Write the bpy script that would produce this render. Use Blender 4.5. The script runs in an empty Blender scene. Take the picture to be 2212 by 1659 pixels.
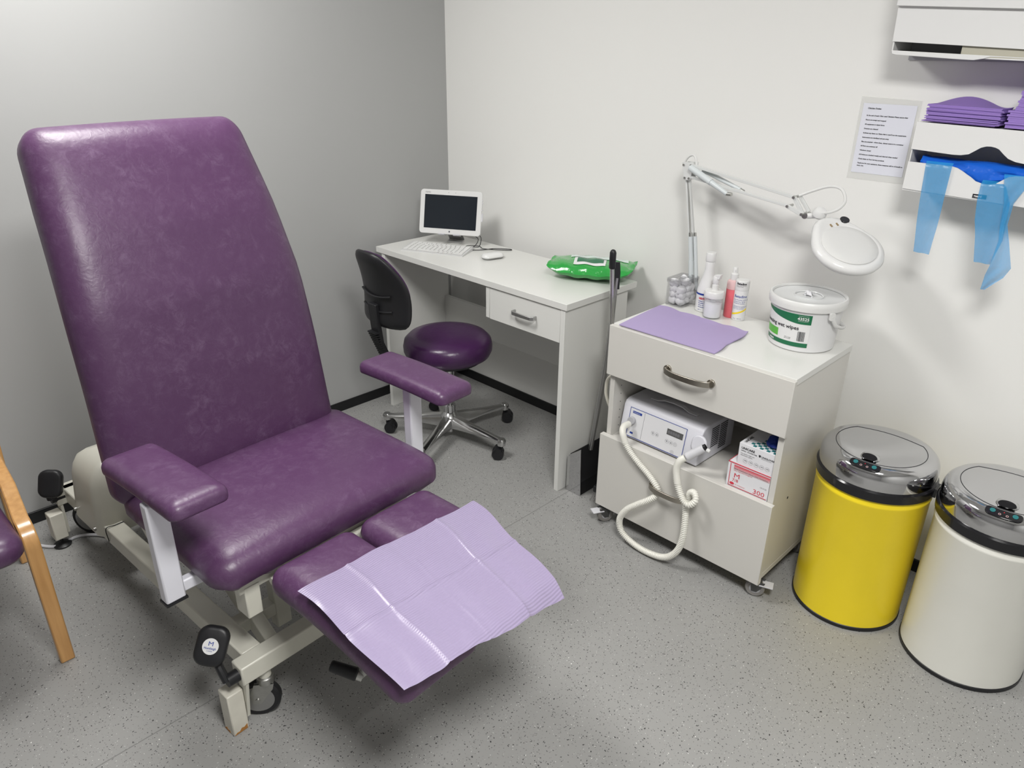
import bpy, bmesh, math, random
from mathutils import Vector, Matrix
C = bpy.context.scene.collection
S = bpy.context.scene
PI = math.pi
random.seed(7)

# ---------------------------------------------------------------- camera
cd = bpy.data.cameras.new('camera'); cam = bpy.data.objects.new('camera', cd); C.objects.link(cam)
F, PIT, YAW, ROL = 1606.0, .4292, -.7742, .0128
fw = Vector((math.sin(YAW)*math.cos(PIT), math.cos(YAW)*math.cos(PIT), -math.sin(PIT)))
rt = Vector((math.cos(YAW), -math.sin(YAW), 0)); up = rt.cross(fw)
r2 = rt*math.cos(ROL)+up*math.sin(ROL); u2 = -rt*math.sin(ROL)+up*math.cos(ROL)
m = Matrix((r2, u2, -fw)).transposed().to_4x4(); m.translation = (2.7186, -2.3367, 1.5559)
cam.matrix_world = m
cd.sensor_fit = 'HORIZONTAL'; cd.sensor_width = 36; cd.lens = 36*F/2212; cd.clip_start = .02
S.camera = cam
# ---------------------------------------------------------------- world, exposure
w = bpy.data.worlds.new('world'); S.world = w; w.use_nodes = True
w.node_tree.nodes['Background'].inputs[0].default_value = (.8, .85, .9, 1)
w.node_tree.nodes['Background'].inputs[1].default_value = .3
S.view_settings.view_transform = 'Standard'; S.view_settings.look = 'None'
S.view_settings.exposure = -0.10; S.view_settings.gamma = 1
S.view_settings.use_curve_mapping = False
# ceiling light positions (x, y), watts: real recessed LED panels
PANELS = [(.70, -1.65, 30), (2.80, -1.95, 60)]

# ---------------------------------------------------------------- materials
MATS = {}
def nd(nt, t, **kw):
    n = nt.nodes.new(t)
    for k, v in kw.items(): setattr(n, k, v)
    return n
def mat(name, col, rough=.5, metal=0, spec=.5, coat=0, bump=None, var=None, trans=0, alpha=1, sss=0, emit=None, es=1, ior=1.45, sheen=0):
    if name in MATS: return MATS[name]
    M = bpy.data.materials.new(name); M.use_nodes = True; nt = M.node_tree; b = nt.nodes['Principled BSDF']
    b.inputs['Base Color'].default_value = (*col, 1); b.inputs['Roughness'].default_value = rough
    b.inputs['Metallic'].default_value = metal; b.inputs['Specular IOR Level'].default_value = spec
    b.inputs['Coat Weight'].default_value = coat; b.inputs['Coat Roughness'].default_value = .1
    b.inputs['Transmission Weight'].default_value = trans; b.inputs['Alpha'].default_value = alpha
    b.inputs['IOR'].default_value = ior
    if emit: b.inputs['Emission Color'].default_value = (*emit, 1); b.inputs['Emission Strength'].default_value = es
    tc = nd(nt, 'ShaderNodeTexCoord')
    if var:   # (scale, amount)
        n = nd(nt, 'ShaderNodeTexNoise'); n.inputs['Scale'].default_value = var[0]; n.inputs['Detail'].default_value = 5
        nt.links.new(tc.outputs['Object'], n.inputs['Vector'])
        r = nd(nt, 'ShaderNodeValToRGB'); a = var[1]
        r.color_ramp.elements[0].position = .3; r.color_ramp.elements[1].position = .7
        r.color_ramp.elements[0].color = (*[c*(1-a) for c in col], 1); r.color_ramp.elements[1].color = (*[min(1, c*(1+a)) for c in col], 1)
        nt.links.new(n.outputs['Fac'], r.inputs['Fac']); nt.links.new(r.outputs['Color'], b.inputs['Base Color'])
    if bump:  # (scale, strength, distance)
        n = nd(nt, 'ShaderNodeTexNoise'); n.inputs['Scale'].default_value = bump[0]; n.inputs['Detail'].default_value = 3
        nt.links.new(tc.outputs['Object'], n.inputs['Vector'])
        bp = nd(nt, 'ShaderNodeBump'); bp.inputs['Strength'].default_value = bump[1]; bp.inputs['Distance'].default_value = bump[2]
        nt.links.new(n.outputs['Fac'], bp.inputs['Height']); nt.links.new(bp.outputs['Normal'], b.inputs['Normal'])
    MATS[name] = M
    return M

def vinyl(name, base, light, rough=.38):
    M = bpy.data.materials.new(name); M.use_nodes = True; nt = M.node_tree; b = nt.nodes['Principled BSDF']
    tc = nd(nt, 'ShaderNodeTexCoord')
    n1 = nd(nt, 'ShaderNodeTexNoise'); n1.inputs['Scale'].default_value = 7; n1.inputs['Detail'].default_value = 10; n1.inputs['Roughness'].default_value = .72; n1.inputs['Distortion'].default_value = 1.2
    n2 = nd(nt, 'ShaderNodeTexNoise'); n2.inputs['Scale'].default_value = 34; n2.inputs['Detail'].default_value = 12; n2.inputs['Roughness'].default_value = .85; n2.inputs['Distortion'].default_value = .6
    mx = nd(nt, 'ShaderNodeMath', operation='MULTIPLY')
    r1 = nd(nt, 'ShaderNodeValToRGB'); r1.color_ramp.elements[0].position = .45; r1.color_ramp.elements[1].position = .66
    r2_ = nd(nt, 'ShaderNodeValToRGB'); r2_.color_ramp.elements[0].position = .46; r2_.color_ramp.elements[1].position = .66
    for n in (n1, n2): nt.links.new(tc.outputs['Object'], n.inputs['Vector'])
    nt.links.new(n1.outputs['Fac'], r1.inputs['Fac']); nt.links.new(n2.outputs['Fac'], r2_.inputs['Fac'])
    r1.color_ramp.elements[0].color = (.18, .18, .18, 1)
    nt.links.new(r1.outputs['Color'], mx.inputs[0]); nt.links.new(r2_.outputs['Color'], mx.inputs[1])
    cm = nd(nt, 'ShaderNodeMix', data_type='RGBA'); cm.inputs['A'].default_value = (*base, 1); cm.inputs['B'].default_value = (*light, 1)
    nt.links.new(mx.outputs[0], cm.inputs['Factor']); nt.links.new(cm.outputs['Result'], b.inputs['Base Color'])
    b.inputs['Roughness'].default_value = rough
    v = nd(nt, 'ShaderNodeTexNoise'); v.inputs['Scale'].default_value = 60; v.inputs['Detail'].default_value = 8; v.inputs['Distortion'].default_value = .8
    nt.links.new(tc.outputs['Object'], v.inputs['Vector'])
    bp = nd(nt, 'ShaderNodeBump'); bp.inputs['Strength'].default_value = .25; bp.inputs['Distance'].default_value = .0025
    nt.links.new(v.outputs['Fac'], bp.inputs['Height']); nt.links.new(bp.outputs['Normal'], b.inputs['Normal'])
    return M

def paper_mat(name, col, rough=.35, scale=200, direc='X', strength=.5, coat=.3):
    M = bpy.data.materials.new(name); M.use_nodes = True; nt = M.node_tree; b = nt.nodes['Principled BSDF']
    b.inputs['Base Color'].default_value = (*col, 1); b.inputs['Roughness'].default_value = rough
    b.inputs['Coat Weight'].default_value = coat; b.inputs['Coat Roughness'].default_value = .12
    tc = nd(nt, 'ShaderNodeTexCoord'); wv = nd(nt, 'ShaderNodeTexWave', wave_type='BANDS', bands_direction=direc)
    wv.inputs['Scale'].default_value = scale/6.283; wv.inputs['Distortion'].default_value = .6; wv.inputs['Detail'].default_value = 1; wv.inputs['Detail Scale'].default_value = .3
    nt.links.new(tc.outputs['Object'], wv.inputs['Vector'])
    bp = nd(nt, 'ShaderNodeBump'); bp.inputs['Strength'].default_value = strength; bp.inputs['Distance'].default_value = .0012
    nt.links.new(wv.outputs['Fac'], bp.inputs['Height']); nt.links.new(bp.outputs['Normal'], b.inputs['Normal'])
    return M

def floor_mat():
    M = bpy.data.materials.new('speckled_vinyl'); M.use_nodes = True; nt = M.node_tree; b = nt.nodes['Principled BSDF']
    tc = nd(nt, 'ShaderNodeTexCoord')
    cur = None
    nz = nd(nt, 'ShaderNodeTexNoise'); nz.inputs['Scale'].default_value = 3; nz.inputs['Detail'].default_value = 4
    nt.links.new(tc.outputs['Object'], nz.inputs['Vector'])
    base = nd(nt, 'ShaderNodeMix', data_type='RGBA'); base.inputs['A'].default_value = (.275, .274, .266, 1); base.inputs['B'].default_value = (.32, .318, .31, 1)
    nt.links.new(nz.outputs['Fac'], base.inputs['Factor']); cur = base.outputs['Result']
    # seam weld between the vinyl sheets
    sp = nd(nt, 'ShaderNodeSeparateXYZ'); nt.links.new(tc.outputs['Object'], sp.inputs[0])
    a = nd(nt, 'ShaderNodeMath', operation='SUBTRACT'); a.inputs[1].default_value = 1.185; nt.links.new(sp.outputs['X'], a.inputs[0])
    ab = nd(nt, 'ShaderNodeMath', operation='ABSOLUTE'); nt.links.new(a.outputs[0], ab.inputs[0])
    lt = nd(nt, 'ShaderNodeMath', operation='LESS_THAN'); lt.inputs[1].default_value = .0016; nt.links.new(ab.outputs[0], lt.inputs[0])
    dist = nd(nt, 'ShaderNodeTexNoise'); dist.inputs['Scale'].default_value = 90; dist.inputs['Detail'].default_value = 2
    nt.links.new(tc.outputs['Object'], dist.inputs['Vector'])
    va = nd(nt, 'ShaderNodeVectorMath', operation='SCALE'); va.inputs['Scale'].default_value = .012
    nt.links.new(dist.outputs['Color'], va.inputs[0])
    vb = nd(nt, 'ShaderNodeVectorMath', operation='ADD'); nt.links.new(tc.outputs['Object'], vb.inputs[0]); nt.links.new(va.outputs[0], vb.inputs[1])
    for sc, thr, rnd, col in ((125, .19, .42, (.05, .05, .052)), (78, .13, .45, (.03, .03, .032)), (100, .10, .68, (.72, .72, .70)), (190, .22, .6, (.17, .17, .17)), (150, .15, .72, (.60, .60, .59))):
        vo = nd(nt, 'ShaderNodeTexVoronoi'); vo.inputs['Scale'].default_value = sc
        nt.links.new(vb.outputs[0], vo.inputs['Vector'])
        l = nd(nt, 'ShaderNodeMath', operation='LESS_THAN'); l.inputs[1].default_value = thr; nt.links.new(vo.outputs['Distance'], l.inputs[0])
        sx = nd(nt, 'ShaderNodeSeparateColor'); nt.links.new(vo.outputs['Color'], sx.inputs[0])
        g = nd(nt, 'ShaderNodeMath', operation='GREATER_THAN'); g.inputs[1].default_value = rnd; nt.links.new(sx.outputs[0], g.inputs[0])
        mu = nd(nt, 'ShaderNodeMath', operation='MULTIPLY'); nt.links.new(l.outputs[0], mu.inputs[0]); nt.links.new(g.outputs[0], mu.inputs[1])
        mx = nd(nt, 'ShaderNodeMix', data_type='RGBA'); mx.inputs['B'].default_value = (*col, 1)
        nt.links.new(mu.outputs[0], mx.inputs['Factor']); nt.links.new(cur, mx.inputs['A']); cur = mx.outputs['Result']
    mx = nd(nt, 'ShaderNodeMix', data_type='RGBA'); mx.inputs['B'].default_value = (.19, .19, .185, 1)
    nt.links.new(lt.outputs[0], mx.inputs['Factor']); nt.links.new(cur, mx.inputs['A'])
    nt.links.new(mx.outputs['Result'], b.inputs['Base Color'])
    b.inputs['Roughness'].default_value = .42; b.inputs['Specular IOR Level'].default_value = .4
    bp = nd(nt, 'ShaderNodeBump'); bp.inputs['Strength'].default_value = .12; bp.inputs['Distance'].default_value = .002
    nb = nd(nt, 'ShaderNodeTexNoise'); nb.inputs['Scale'].default_value = 60; nt.links.new(tc.outputs['Object'], nb.inputs['Vector'])
    nt.links.new(nb.outputs['Fac'], bp.inputs['Height']); nt.links.new(bp.outputs['Normal'], b.inputs['Normal'])
    return M

def wood_mat():
    M = bpy.data.materials.new('beech_wood'); M.use_nodes = True; nt = M.node_tree; b = nt.nodes['Principled BSDF']
    tc = nd(nt, 'ShaderNodeTexCoord'); mp = nd(nt, 'ShaderNodeMapping'); mp.inputs['Scale'].default_value = (60, 60, 5)
    n = nd(nt, 'ShaderNodeTexNoise'); n.inputs['Scale'].default_value = 1; n.inputs['Detail'].default_value = 6
    nt.links.new(tc.outputs['Object'], mp.inputs['Vector']); nt.links.new(mp.outputs['Vector'], n.inputs['Vector'])
    r = nd(nt, 'ShaderNodeValToRGB'); r.color_ramp.elements[0].position = .3; r.color_ramp.elements[1].position = .7
    r.color_ramp.elements[0].color = (.47, .24, .075, 1); r.color_ramp.elements[1].color = (.60, .33, .12, 1)
    nt.links.new(n.outputs['Fac'], r.inputs['Fac']); nt.links.new(r.outputs['Color'], b.inputs['Base Color'])
    b.inputs['Roughness'].default_value = .3; b.inputs['Coat Weight'].default_value = .4; b.inputs['Coat Roughness'].default_value = .15
    return M

WALL = mat('white_wall_paint', (.80, .797, .775), .6, spec=.3, bump=(160, .06, .001))
GREY = mat('grey_wall_paint', (.405, .407, .405), .55, spec=.3, bump=(160, .06, .001), var=(1.3, .02))
GREYD = mat('slate_wall_paint', (.30, .30, .30), .6)
GREYR = mat('pale_grey_wall_paint', (.50, .50, .49), .6)
CEIL = mat('ceiling_paint', (.8, .8, .78), .8)
FLOOR = floor_mat()
SKIRT = mat('black_skirting', (.008, .008, .009), .45)
PURP = vinyl('purple_vinyl', (.080, .032, .088), (.155, .095, .17))
PURPD = vinyl('dark_purple_vinyl', (.048, .013, .062), (.07, .025, .09), .3)
CREAM = mat('cream_powder_coat', (.60, .59, .52), .35, var=(9, .04), coat=.1)
RUSTY = mat('worn_cream_powder_coat', (.60, .58, .51), .4, var=(14, .08))
WHITEM = mat('white_metal', (.72, .72, .78), .35)
LAM = mat('white_laminate', (.69, .69, .665), .28, spec=.45, bump=(300, .03, .0005))
LAMC = mat('cabinet_laminate', (.62, .605, .57), .24, spec=.5, bump=(300, .03, .0005))
LAME = mat('white_edging', (.80, .80, .77), .3)
BLACKP = mat('black_plastic', (.012, .012, .014), .42, bump=(250, .15, .0006))
BLACKG = mat('black_gloss', (.01, .01, .012), .12)
CHROME = mat('chrome', (.60, .60, .61), .07, metal=1)
ALU = mat('polished_aluminium', (.62, .62, .62), .2, metal=1, var=(30, .05))
NICKEL = mat('brushed_nickel', (.42, .39, .34), .32, metal=1)
SATIN = mat('satin_grey_metal', (.45, .45, .45), .4, metal=1)
STEEL = mat('zinc_steel', (.5, .5, .48), .35, metal=1, var=(20, .15))
WOOD = wood_mat()
PLAS = mat('white_plastic', (.70, .70, .69), .35)
PLASG = mat('glossy_white_plastic', (.71, .71, .705), .18)
GREYP = mat('grey_plastic', (.42, .42, .44), .4)
LGREY = mat('light_grey_plastic', (.62, .62, .65), .35)
RUBG = mat('grey_rubber', (.22, .21, .20), .5)
YEL = mat('yellow_enamel', (.88, .68, .022), .28, var=(5, .04))
BINW = mat('ivory_enamel', (.76, .755, .70), .28, var=(5, .03))
LILAC = paper_mat('lilac_plastic_paper', (.315, .265, .405), .30, 57*6.283, 'X', .6, .3)
LILACD = paper_mat('lilac_folded_paper', (.39, .315, .53), .6, 105*6.283, 'Y', .3, .0)
LILACS = paper_mat('lilac_stack_paper', (.29, .185, .52), .7, 105*6.283, 'Y', .3, .0)
BLUE = mat('deep_blue_polythene', (.012, .12, .62), .25, bump=(22, .6, .01))
BLUET = mat('blue_polythene_film', (.03, .32, .66), .25, alpha=.62, bump=(26, .5, .008))
GREEN = mat('green_foil', (.03, .33, .06), .16, bump=(20, .6, .012), coat=.5)
GREEND = mat('dark_green_print', (.01, .14, .06), .35)
GREENL = mat('light_green_print', (.10, .42, .05), .35)
CLEAR = mat('clear_acrylic', (.8, .82, .84), .06, alpha=.22)
SMOKE = mat('smoky_acrylic', (.22, .22, .24), .06, alpha=.13)
FILM = mat('clear_laminate_film', (.9, .9, .88), .15, alpha=.35)
PINKL = mat('pink_liquid_bottle', (.86, .17, .20), .2, alpha=.92)
PINKC = mat('pale_pink_bottle_plastic', (.88, .60, .60), .25, alpha=.75)
INK = mat('black_ink', (.02, .02, .025), .5)
INKG = mat('grey_ink', (.18, .18, .2), .5)
BLUEI = mat('blue_ink', (.01, .04, .28), .5)
REDI = mat('red_ink', (.55, .01, .03), .5)
TEALI = mat('teal_ink', (.02, .16, .17), .5)
YELI = mat('yellow_ink', (.85, .62, .02), .5)
WHITEI = mat('white_ink', (.72, .72, .72), .5)
PAPER = mat('white_paper', (.72, .73, .80), .6)
CARD = mat('white_card', (.74, .74, .77), .35)
SCREEN = mat('dark_screen', (.018, .022, .028), .13)
COTTON = mat('cotton_wool', (.80, .80, .82), .9, bump=(90, .4, .003))
HOSE = mat('ivory_hose_plastic', (.76, .75, .69), .4)
CABLE = mat('cream_cable', (.66, .64, .56), .45)
BGLOVE = mat('blue_glove', (.006, .03, .25), .45, bump=(40, .6, .006))
LEDP = mat('led_diffuser', (.9, .9, .9), .5, emit=(1, .985, .95), es=6)
RUST = mat('rust', (.35, .16, .04), .7)

# ---------------------------------------------------------------- mesh builder
def frame(o, x, y, z=None):
    x = Vector(x).normalized(); y = Vector(y); y = (y-x*y.dot(x)).normalized(); z = x.cross(y)
    M = Matrix((x, y, z)).transposed().to_4x4(); M.translation = o
    return M
def T(x, y, z): return Matrix.Translation((x, y, z))
def RZ(a): return Matrix.Rotation(a, 4, 'Z')
def RX(a): return Matrix.Rotation(a, 4, 'X')
def RY(a): return Matrix.Rotation(a, 4, 'Y')
class MB:
    def __init__(s, M=None): s.v = []; s.f = []; s.M = M or Matrix(); s.weld = False
    def add(s, vs, fs, M=None):
        k = len(s.v); A = s.M @ M if M else s.M
        s.v += [A @ Vector(p) for p in vs]; s.f += [[i+k for i in f] for f in fs]; return s
    def box(s, a, b, M=None):
        x0, y0, z0 = a; x1, y1, z1 = b
        return s.add([(x0, y0, z0), (x1, y0, z0), (x1, y1, z0), (x0, y1, z0), (x0, y0, z1), (x1, y0, z1), (x1, y1, z1), (x0, y1, z1)],
                     [(0, 3, 2, 1), (4, 5, 6, 7), (0, 1, 5, 4), (1, 2, 6, 5), (2, 3, 7, 6), (3, 0, 4, 7)], M)
    def cb(s, c, d, M=None):
        return s.box([c[i]-d[i]/2 for i in range(3)], [c[i]+d[i]/2 for i in range(3)], M)
    def prism(s, pts, z0, z1, M=None):
        n = len(pts)
        return s.add([(x, y, z0) for x, y in pts]+[(x, y, z1) for x, y in pts],
                     [list(range(n))[::-1], list(range(n, 2*n))]+[(i, (i+1) % n, (i+1) % n+n, i+n) for i in range(n)], M)
    def rings(s, rs, M=None, cap0=True, cap1=True, closed=True):
        n = len(rs[0]); vs = [p for r in rs for p in r]; fs = []
        for k in range(len(rs)-1):
            for i in range(n if closed else n-1):
                j = (i+1) % n; fs.append((k*n+i, k*n+j, (k+1)*n+j, (k+1)*n+i))
        if cap0: fs.append(list(range(n))[::-1])
        if cap1: fs.append([(len(rs)-1)*n+i for i in range(n)])
        return s.add(vs, fs, M)
    def lathe(s, prof, n=40, M=None, cap0=True, cap1=True, sx=1, sy=1):
        return s.rings([[(r*math.cos(2*PI*i/n)*sx, r*math.sin(2*PI*i/n)*sy, z) for i in range(n)] for r, z in prof], M, cap0, cap1)
    def cyl(s, p0, p1, r0, r1=None, n=20):
        p0, p1 = Vector(p0), Vector(p1); r1 = r0 if r1 is None else r1
        d = (p1-p0).normalized(); a = d.orthogonal().normalized(); b = d.cross(a)
        return s.rings([[p+(a*math.cos(2*PI*i/n)+b*math.sin(2*PI*i/n))*r for i in range(n)] for p, r in ((p0, r0), (p1, r1))])
    def tube(s, pts, r, n=10, sub=6, rib=None, smooth=True, flat=None):
        P = [Vector(p) for p in pts]
        if smooth:
            Q = []
            E_ = [P[0]*2-P[1]]+P+[P[-1]*2-P[-2]]
            for i in range(1, len(E_)-2):
                a, b, c, d = E_[i-1:i+3]
                for k in range(sub):
                    t = k/sub
                    Q.append(.5*((2*b)+(c-a)*t+(2*a-5*b+4*c-d)*t*t+(3*b-a-3*c+d)*t**3))
            Q.append(P[-1]); P = Q
        if rib:   # resample evenly, modulate radius
            step = rib[0]/4; R = [P[0]]; acc = 0
            for i in range(len(P)-1):
                L = (P[i+1]-P[i]).length; t = step-acc
                while t <= L: R.append(P[i].lerp(P[i+1], t/L)); t += step
                acc = L-(t-step)
            P = R
        t0 = (P[1]-P[0]).normalized(); a = t0.orthogonal().normalized(); rs = []
        for i, p in enumerate(P):
            t = (P[min(i+1, len(P)-1)]-P[max(i-1, 0)]).normalized()
            a = (a-t*a.dot(t)).normalized(); b = t.cross(a)
            rr = r if not rib else r*(1+rib[1]*(1 if i % 4 in (1, 2) else -1))
            fa, fb = flat or (1, 1)
            rs.append([p+(a*math.cos(2*PI*k/n)*fa+b*math.sin(2*PI*k/n)*fb)*rr for k in range(n)])
        return s.rings(rs)
    def ribbon(s, pts, side, wd, th):   # rectangular section swept along pts; side = width direction
        P = [Vector(p) for p in pts]; sd = Vector(side).normalized(); rs = []
        for i, p in enumerate(P):
            t = (P[min(i+1, len(P)-1)]-P[max(i-1, 0)]).normalized(); n = sd.cross(t).normalized()
            rs.append([p+sd*wd/2+n*th/2, p-sd*wd/2+n*th/2, p-sd*wd/2-n*th/2, p+sd*wd/2-n*th/2])
        return s.rings(rs)
    def rr(s, prof, a, b, c, mp=None, K=6, S_=8, M=None, crown=0):
        """rounded-rectangle loft: prof = [(inset, height)...] bottom to top, closing with a crowned cap"""
        def ring(ins, z):
            A, B = max(a-ins, 1e-6), max(b-ins, 1e-6); cc = min(max(c-ins, .15*min(A, B)), min(A, B)*.999); out = []
            for q, (sx, sy) in enumerate(((1, 1), (-1, 1), (-1, -1), (1, -1))):
                ce = Vector((sx*(A-cc), sy*(B-cc)))
                for k in range(K+1):
                    an = q*PI/2+k/K*PI/2; out.append((ce.x+cc*math.cos(an), ce.y+cc*math.sin(an), z))
                nx = ((-1, 1), (-1, -1), (1, -1), (1, 1))[q]
                p0 = out[-1]; an = (q+1)*PI/2
                p1 = (nx[0]*(A-cc)+cc*math.cos(an), nx[1]*(B-cc)+cc*math.sin(an))
                for k in range(1, S_): out.append((p0[0]+(p1[0]-p0[0])*k/S_, p0[1]+(p1[1]-p0[1])*k/S_, z))
            return out
        R = [ring(i, z) for i, z in prof]
        li, lz = prof[-1]; mn = min(a, b); n0 = 8
        for k in range(1, n0+1):
            f = k/n0; ins = li+(mn-li)*f
            R.append(ring(ins, lz+crown*(1-(1-f)**2)))
        # bottom cap grid too when mapped
        B0 = []
        li, lz = prof[0]
        for k in range(4, 0, -1): B0.append(ring(li+(mn-li)*k/4, lz))
        R = B0+R
        if mp: R = [[mp(*p) for p in r] for r in R]
        s.weld = True; return s.rings(R, M, False, False)
    def build(s, name, mt, parent=None, bev=0, sm=35, seg=2, sub=0, solid=0, label=None):
        me = bpy.data.meshes.new(name); me.from_pydata([tuple(p) for p in s.v], [], s.f); me.update()
        bm = bmesh.new(); bm.from_mesh(me)
        if s.weld: bmesh.ops.remove_doubles(bm, verts=bm.verts, dist=2e-5)
        bmesh.ops.recalc_face_normals(bm, faces=bm.faces)
        if sm:
            for f in bm.faces: f.smooth = True
            for e in bm.edges:
                if len(e.link_faces) != 2 or e.calc_face_angle(0) > math.radians(sm): e.smooth = False
        bm.to_mesh(me); bm.free()
        o = bpy.data.objects.new(name, me); C.objects.link(o); me.materials.append(mt)
        if bev:
            b = o.modifiers.new('bevel', 'BEVEL'); b.width = bev; b.segments = seg; b.limit_method = 'ANGLE'; b.angle_limit = math.radians(40)
            b.harden_normals = False
        if sub: d = o.modifiers.new('sub', 'SUBSURF'); d.levels = d.render_levels = sub
        if solid: d = o.modifiers.new('solid', 'SOLIDIFY'); d.thickness = solid; d.offset = 0
        if parent: o.parent = parent
        if label: o['label'] = label
        return o
def tag(o, label, cat, group=None):
    o['label'] = label; o['category'] = cat
    if group: o['group'] = group
    return o
def thing(name, label, cat, loc=(0, 0, 0), rz=0, group=None):
    o = bpy.data.objects.new(name, None); C.objects.link(o); o.location = loc; o.rotation_euler = (0, 0, rz); o.empty_display_size = .05
    return tag(o, label, cat, group)
def struct(o): o['kind'] = 'structure'; return o
def copy_tree(o, parent=None):
    c = o.copy(); C.objects.link(c); c.parent = parent
    for ch in [x for x in bpy.data.objects if x.parent == o and x != c]: copy_tree(ch, c)
    return c
def text(mb, body, size, M, align='LEFT', mp=None, bold=0, sx=1, ls=1.0):
    """lettering turned into mesh and added to mb in the plane of M"""
    cu = bpy.data.curves.new('lettering', 'FONT'); cu.body = body; cu.size = size; cu.align_x = align; cu.space_line = ls
    cu.offset = bold; cu.resolution_u = 2
    o = bpy.data.objects.new('lettering', cu); C.objects.link(o)
    dg = bpy.context.evaluated_depsgraph_get(); me = bpy.data.meshes.new_from_object(o.evaluated_get(dg))
    vs = [(v.co.x*sx, v.co.y, 0) for v in me.vertices]; fs = [list(p.vertices) for p in me.polygons]
    if mp: mb.add([mp(*v) for v in vs], fs, M)
    else: mb.add(vs, fs, M)
    bpy.data.objects.remove(o); bpy.data.curves.remove(cu); bpy.data.meshes.remove(me)
    return mb

# ================================================================ THE ROOM
RX1, RY0, H = 4.1, -3.9, 2.45
struct(MB().box((-.1, RY0-.1, -.1), (RX1+.1, .1, 0)).build('floor', FLOOR, sm=0))
struct(MB().box((-.1, RY0-.1, H), (RX1+.1, .1, H+.1)).build('ceiling', CEIL, sm=0))
struct(MB().box((0, 0, 0), (RX1+.1, .1, H)).build('wall_back', WALL, sm=0))
struct(MB().box((-.1, RY0, 0), (0, .1, H)).build('wall_left', GREY, sm=0))
struct(MB().box((RX1, RY0, 0), (RX1+.1, 0, H)).build('wall_right', GREYR, sm=0))
struct(MB().box((-.1, RY0-.1, 0), (RX1+.1, RY0, H)).build('wall_front', GREYD, sm=0))
struct(MB().box((.008, -.008, 0), (RX1, 0, .045)).build('baseboard_back', SKIRT, bev=.002))
struct(MB().box((0, RY0, 0), (.008, 0, .045)).build('baseboard_left', SKIRT, bev=.002))
for i, (px, py, wt) in enumerate(PANELS):
    t = thing('ceiling_light', ['square LED panel in the ceiling above the purple treatment chair', 'square LED panel in the ceiling above the open floor on the right'][i], 'light', (px, py, H-.012), 0)
    MB().box((-.3, -.3, 0), (.3, .3, .012)).build('light_frame', PLAS, t)
    MB().box((-.28, -.28, -.002), (.28, .28, .004)).build('diffuser', LEDP, t)
    la = bpy.data.lights.new('panel_light', 'AREA'); la.shape = 'SQUARE'; la.size = .56; la.energy = wt; la.color = (1, .99, .965)
    lo = bpy.data.objects.new('panel_light', la); C.objects.link(lo); lo.location = (0, 0, -.006); lo.parent = t

# ================================================================ TREATMENT CHAIR
R0 = thing('treatment_chair', 'large purple vinyl treatment chair with tall reclined back on a cream wheeled frame', 'chair', (1.0, -1.6, 0), math.radians(3.5))
def lerp_tab(tab, z):
    for (z0, v0), (z1, v1) in zip(tab, tab[1:]):
        if z <= z1 or (z1, v1) == tab[-1]:
            return v0+(v1-v0)*(z-z0)/(z1-z0)
FT = [(.50, -.015), (.63, -.033), (.80, -.055), (.98, -.091), (1.15, -.152), (1.31, -.228), (1.38, -.262)]
WT = [(.50, .322), (.63, .318), (.98, .307), (1.2, .289), (1.40, .264)]
def back_map(x, y, z):     # x: along height, y lateral (unit = half width .30), z thickness
    zz = .945+x; hw = lerp_tab(WT, zz)
    d = .05; sl = (lerp_tab(FT, zz+d)-lerp_tab(FT, zz-d))/(2*d)
    n = Vector((1, 0, -sl)).normalized()
    belly = .008*math.cos(min(1, abs(y)/.3)*PI/2)
    p = Vector((lerp_tab(FT, zz), y/.30*hw+.007, zz))+n*(z-.09+belly)
    return p
cush = [(.012, 0), (.003, .004), (0, .014), (0, .040), (.004, .054), (.014, .068), (.03, .079), (.05, .086), (.07, .089), (.09, .09)]
MB().rr(cush, .445, .30, .05, back_map, K=8, S_=14).build('backrest', PURP, R0, sm=60)
MB().box((-.105, -.22, .52), (-.06, .22, .56)).build('hinge_bar', CREAM, R0, bev=.004)
def seat_map(x, y, z):
    u = .142+x; v = .032+y
    dip = .010*math.cos(min(1, abs(y)/.31)*PI/2)*(1 if z > .03 else 0)
    zz = .472+z*.86+dip
    zz -= .010*max(0, (x-.12)/.14)**2
    zz += (.006*math.sin(y*70)+.004*math.sin(x*85+1)) * (1 if z < .006 else 0)
    return (u, v, zz)
cs = [(.02, 0), (.006, .003), (0, .012), (0, .042), (.004, .056), (.014, .069), (.03, .079), (.05, .084), (.07, .086)]
MB().rr(cs, .246, .332, .055, seat_map, K=8, S_=16, crown=.004).build('seat', PURP, R0, sm=60)
def leg_map(v0):
    def f(x, y, z):
        u = .630+x; t = max(0, (u-.52)/.38)
        return (u, v0+y, .445+z-.055*t**1.8)
    return f
cl = [(.016, 0), (.004, .003), (0, .012), (0, .028), (.004, .042), (.012, .053), (.025, .062), (.04, .067), (.06, .069)]
for v0 in (-.088, .156):
    MB().rr(cl, .222, .115, .035, leg_map(v0), K=7, S_=14, crown=.003).build('leg_cushion', PURP, R0, sm=60)
ca = [(.008, 0), (.001, .003), (0, .008), (0, .020), (.003, .028), (.010, .034), (.020, .0375), (.035, .039)]
for v0, u0, zt, ux in ((-.300, .215, .722, 0), (.421, .215, .725, 0)):
    def am(x, y, z): return (u0+x, v0+y, zt-.041+z+.004*math.cos(x/.175*PI/2)+.012*x/.175*(1 if v0 < 0 else 0))
    MB().rr(ca, .175, .064, .022, am, K=6, S_=10).build('armrest_pad', PURP, R0, sm=60)
o = MB().box((.238, -.365, .425), (.268, -.320, .68)).box((.242, -.322, .434), (.264, -.12, .464)).build('armrest_post', WHITEM, R0, bev=.004)
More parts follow.
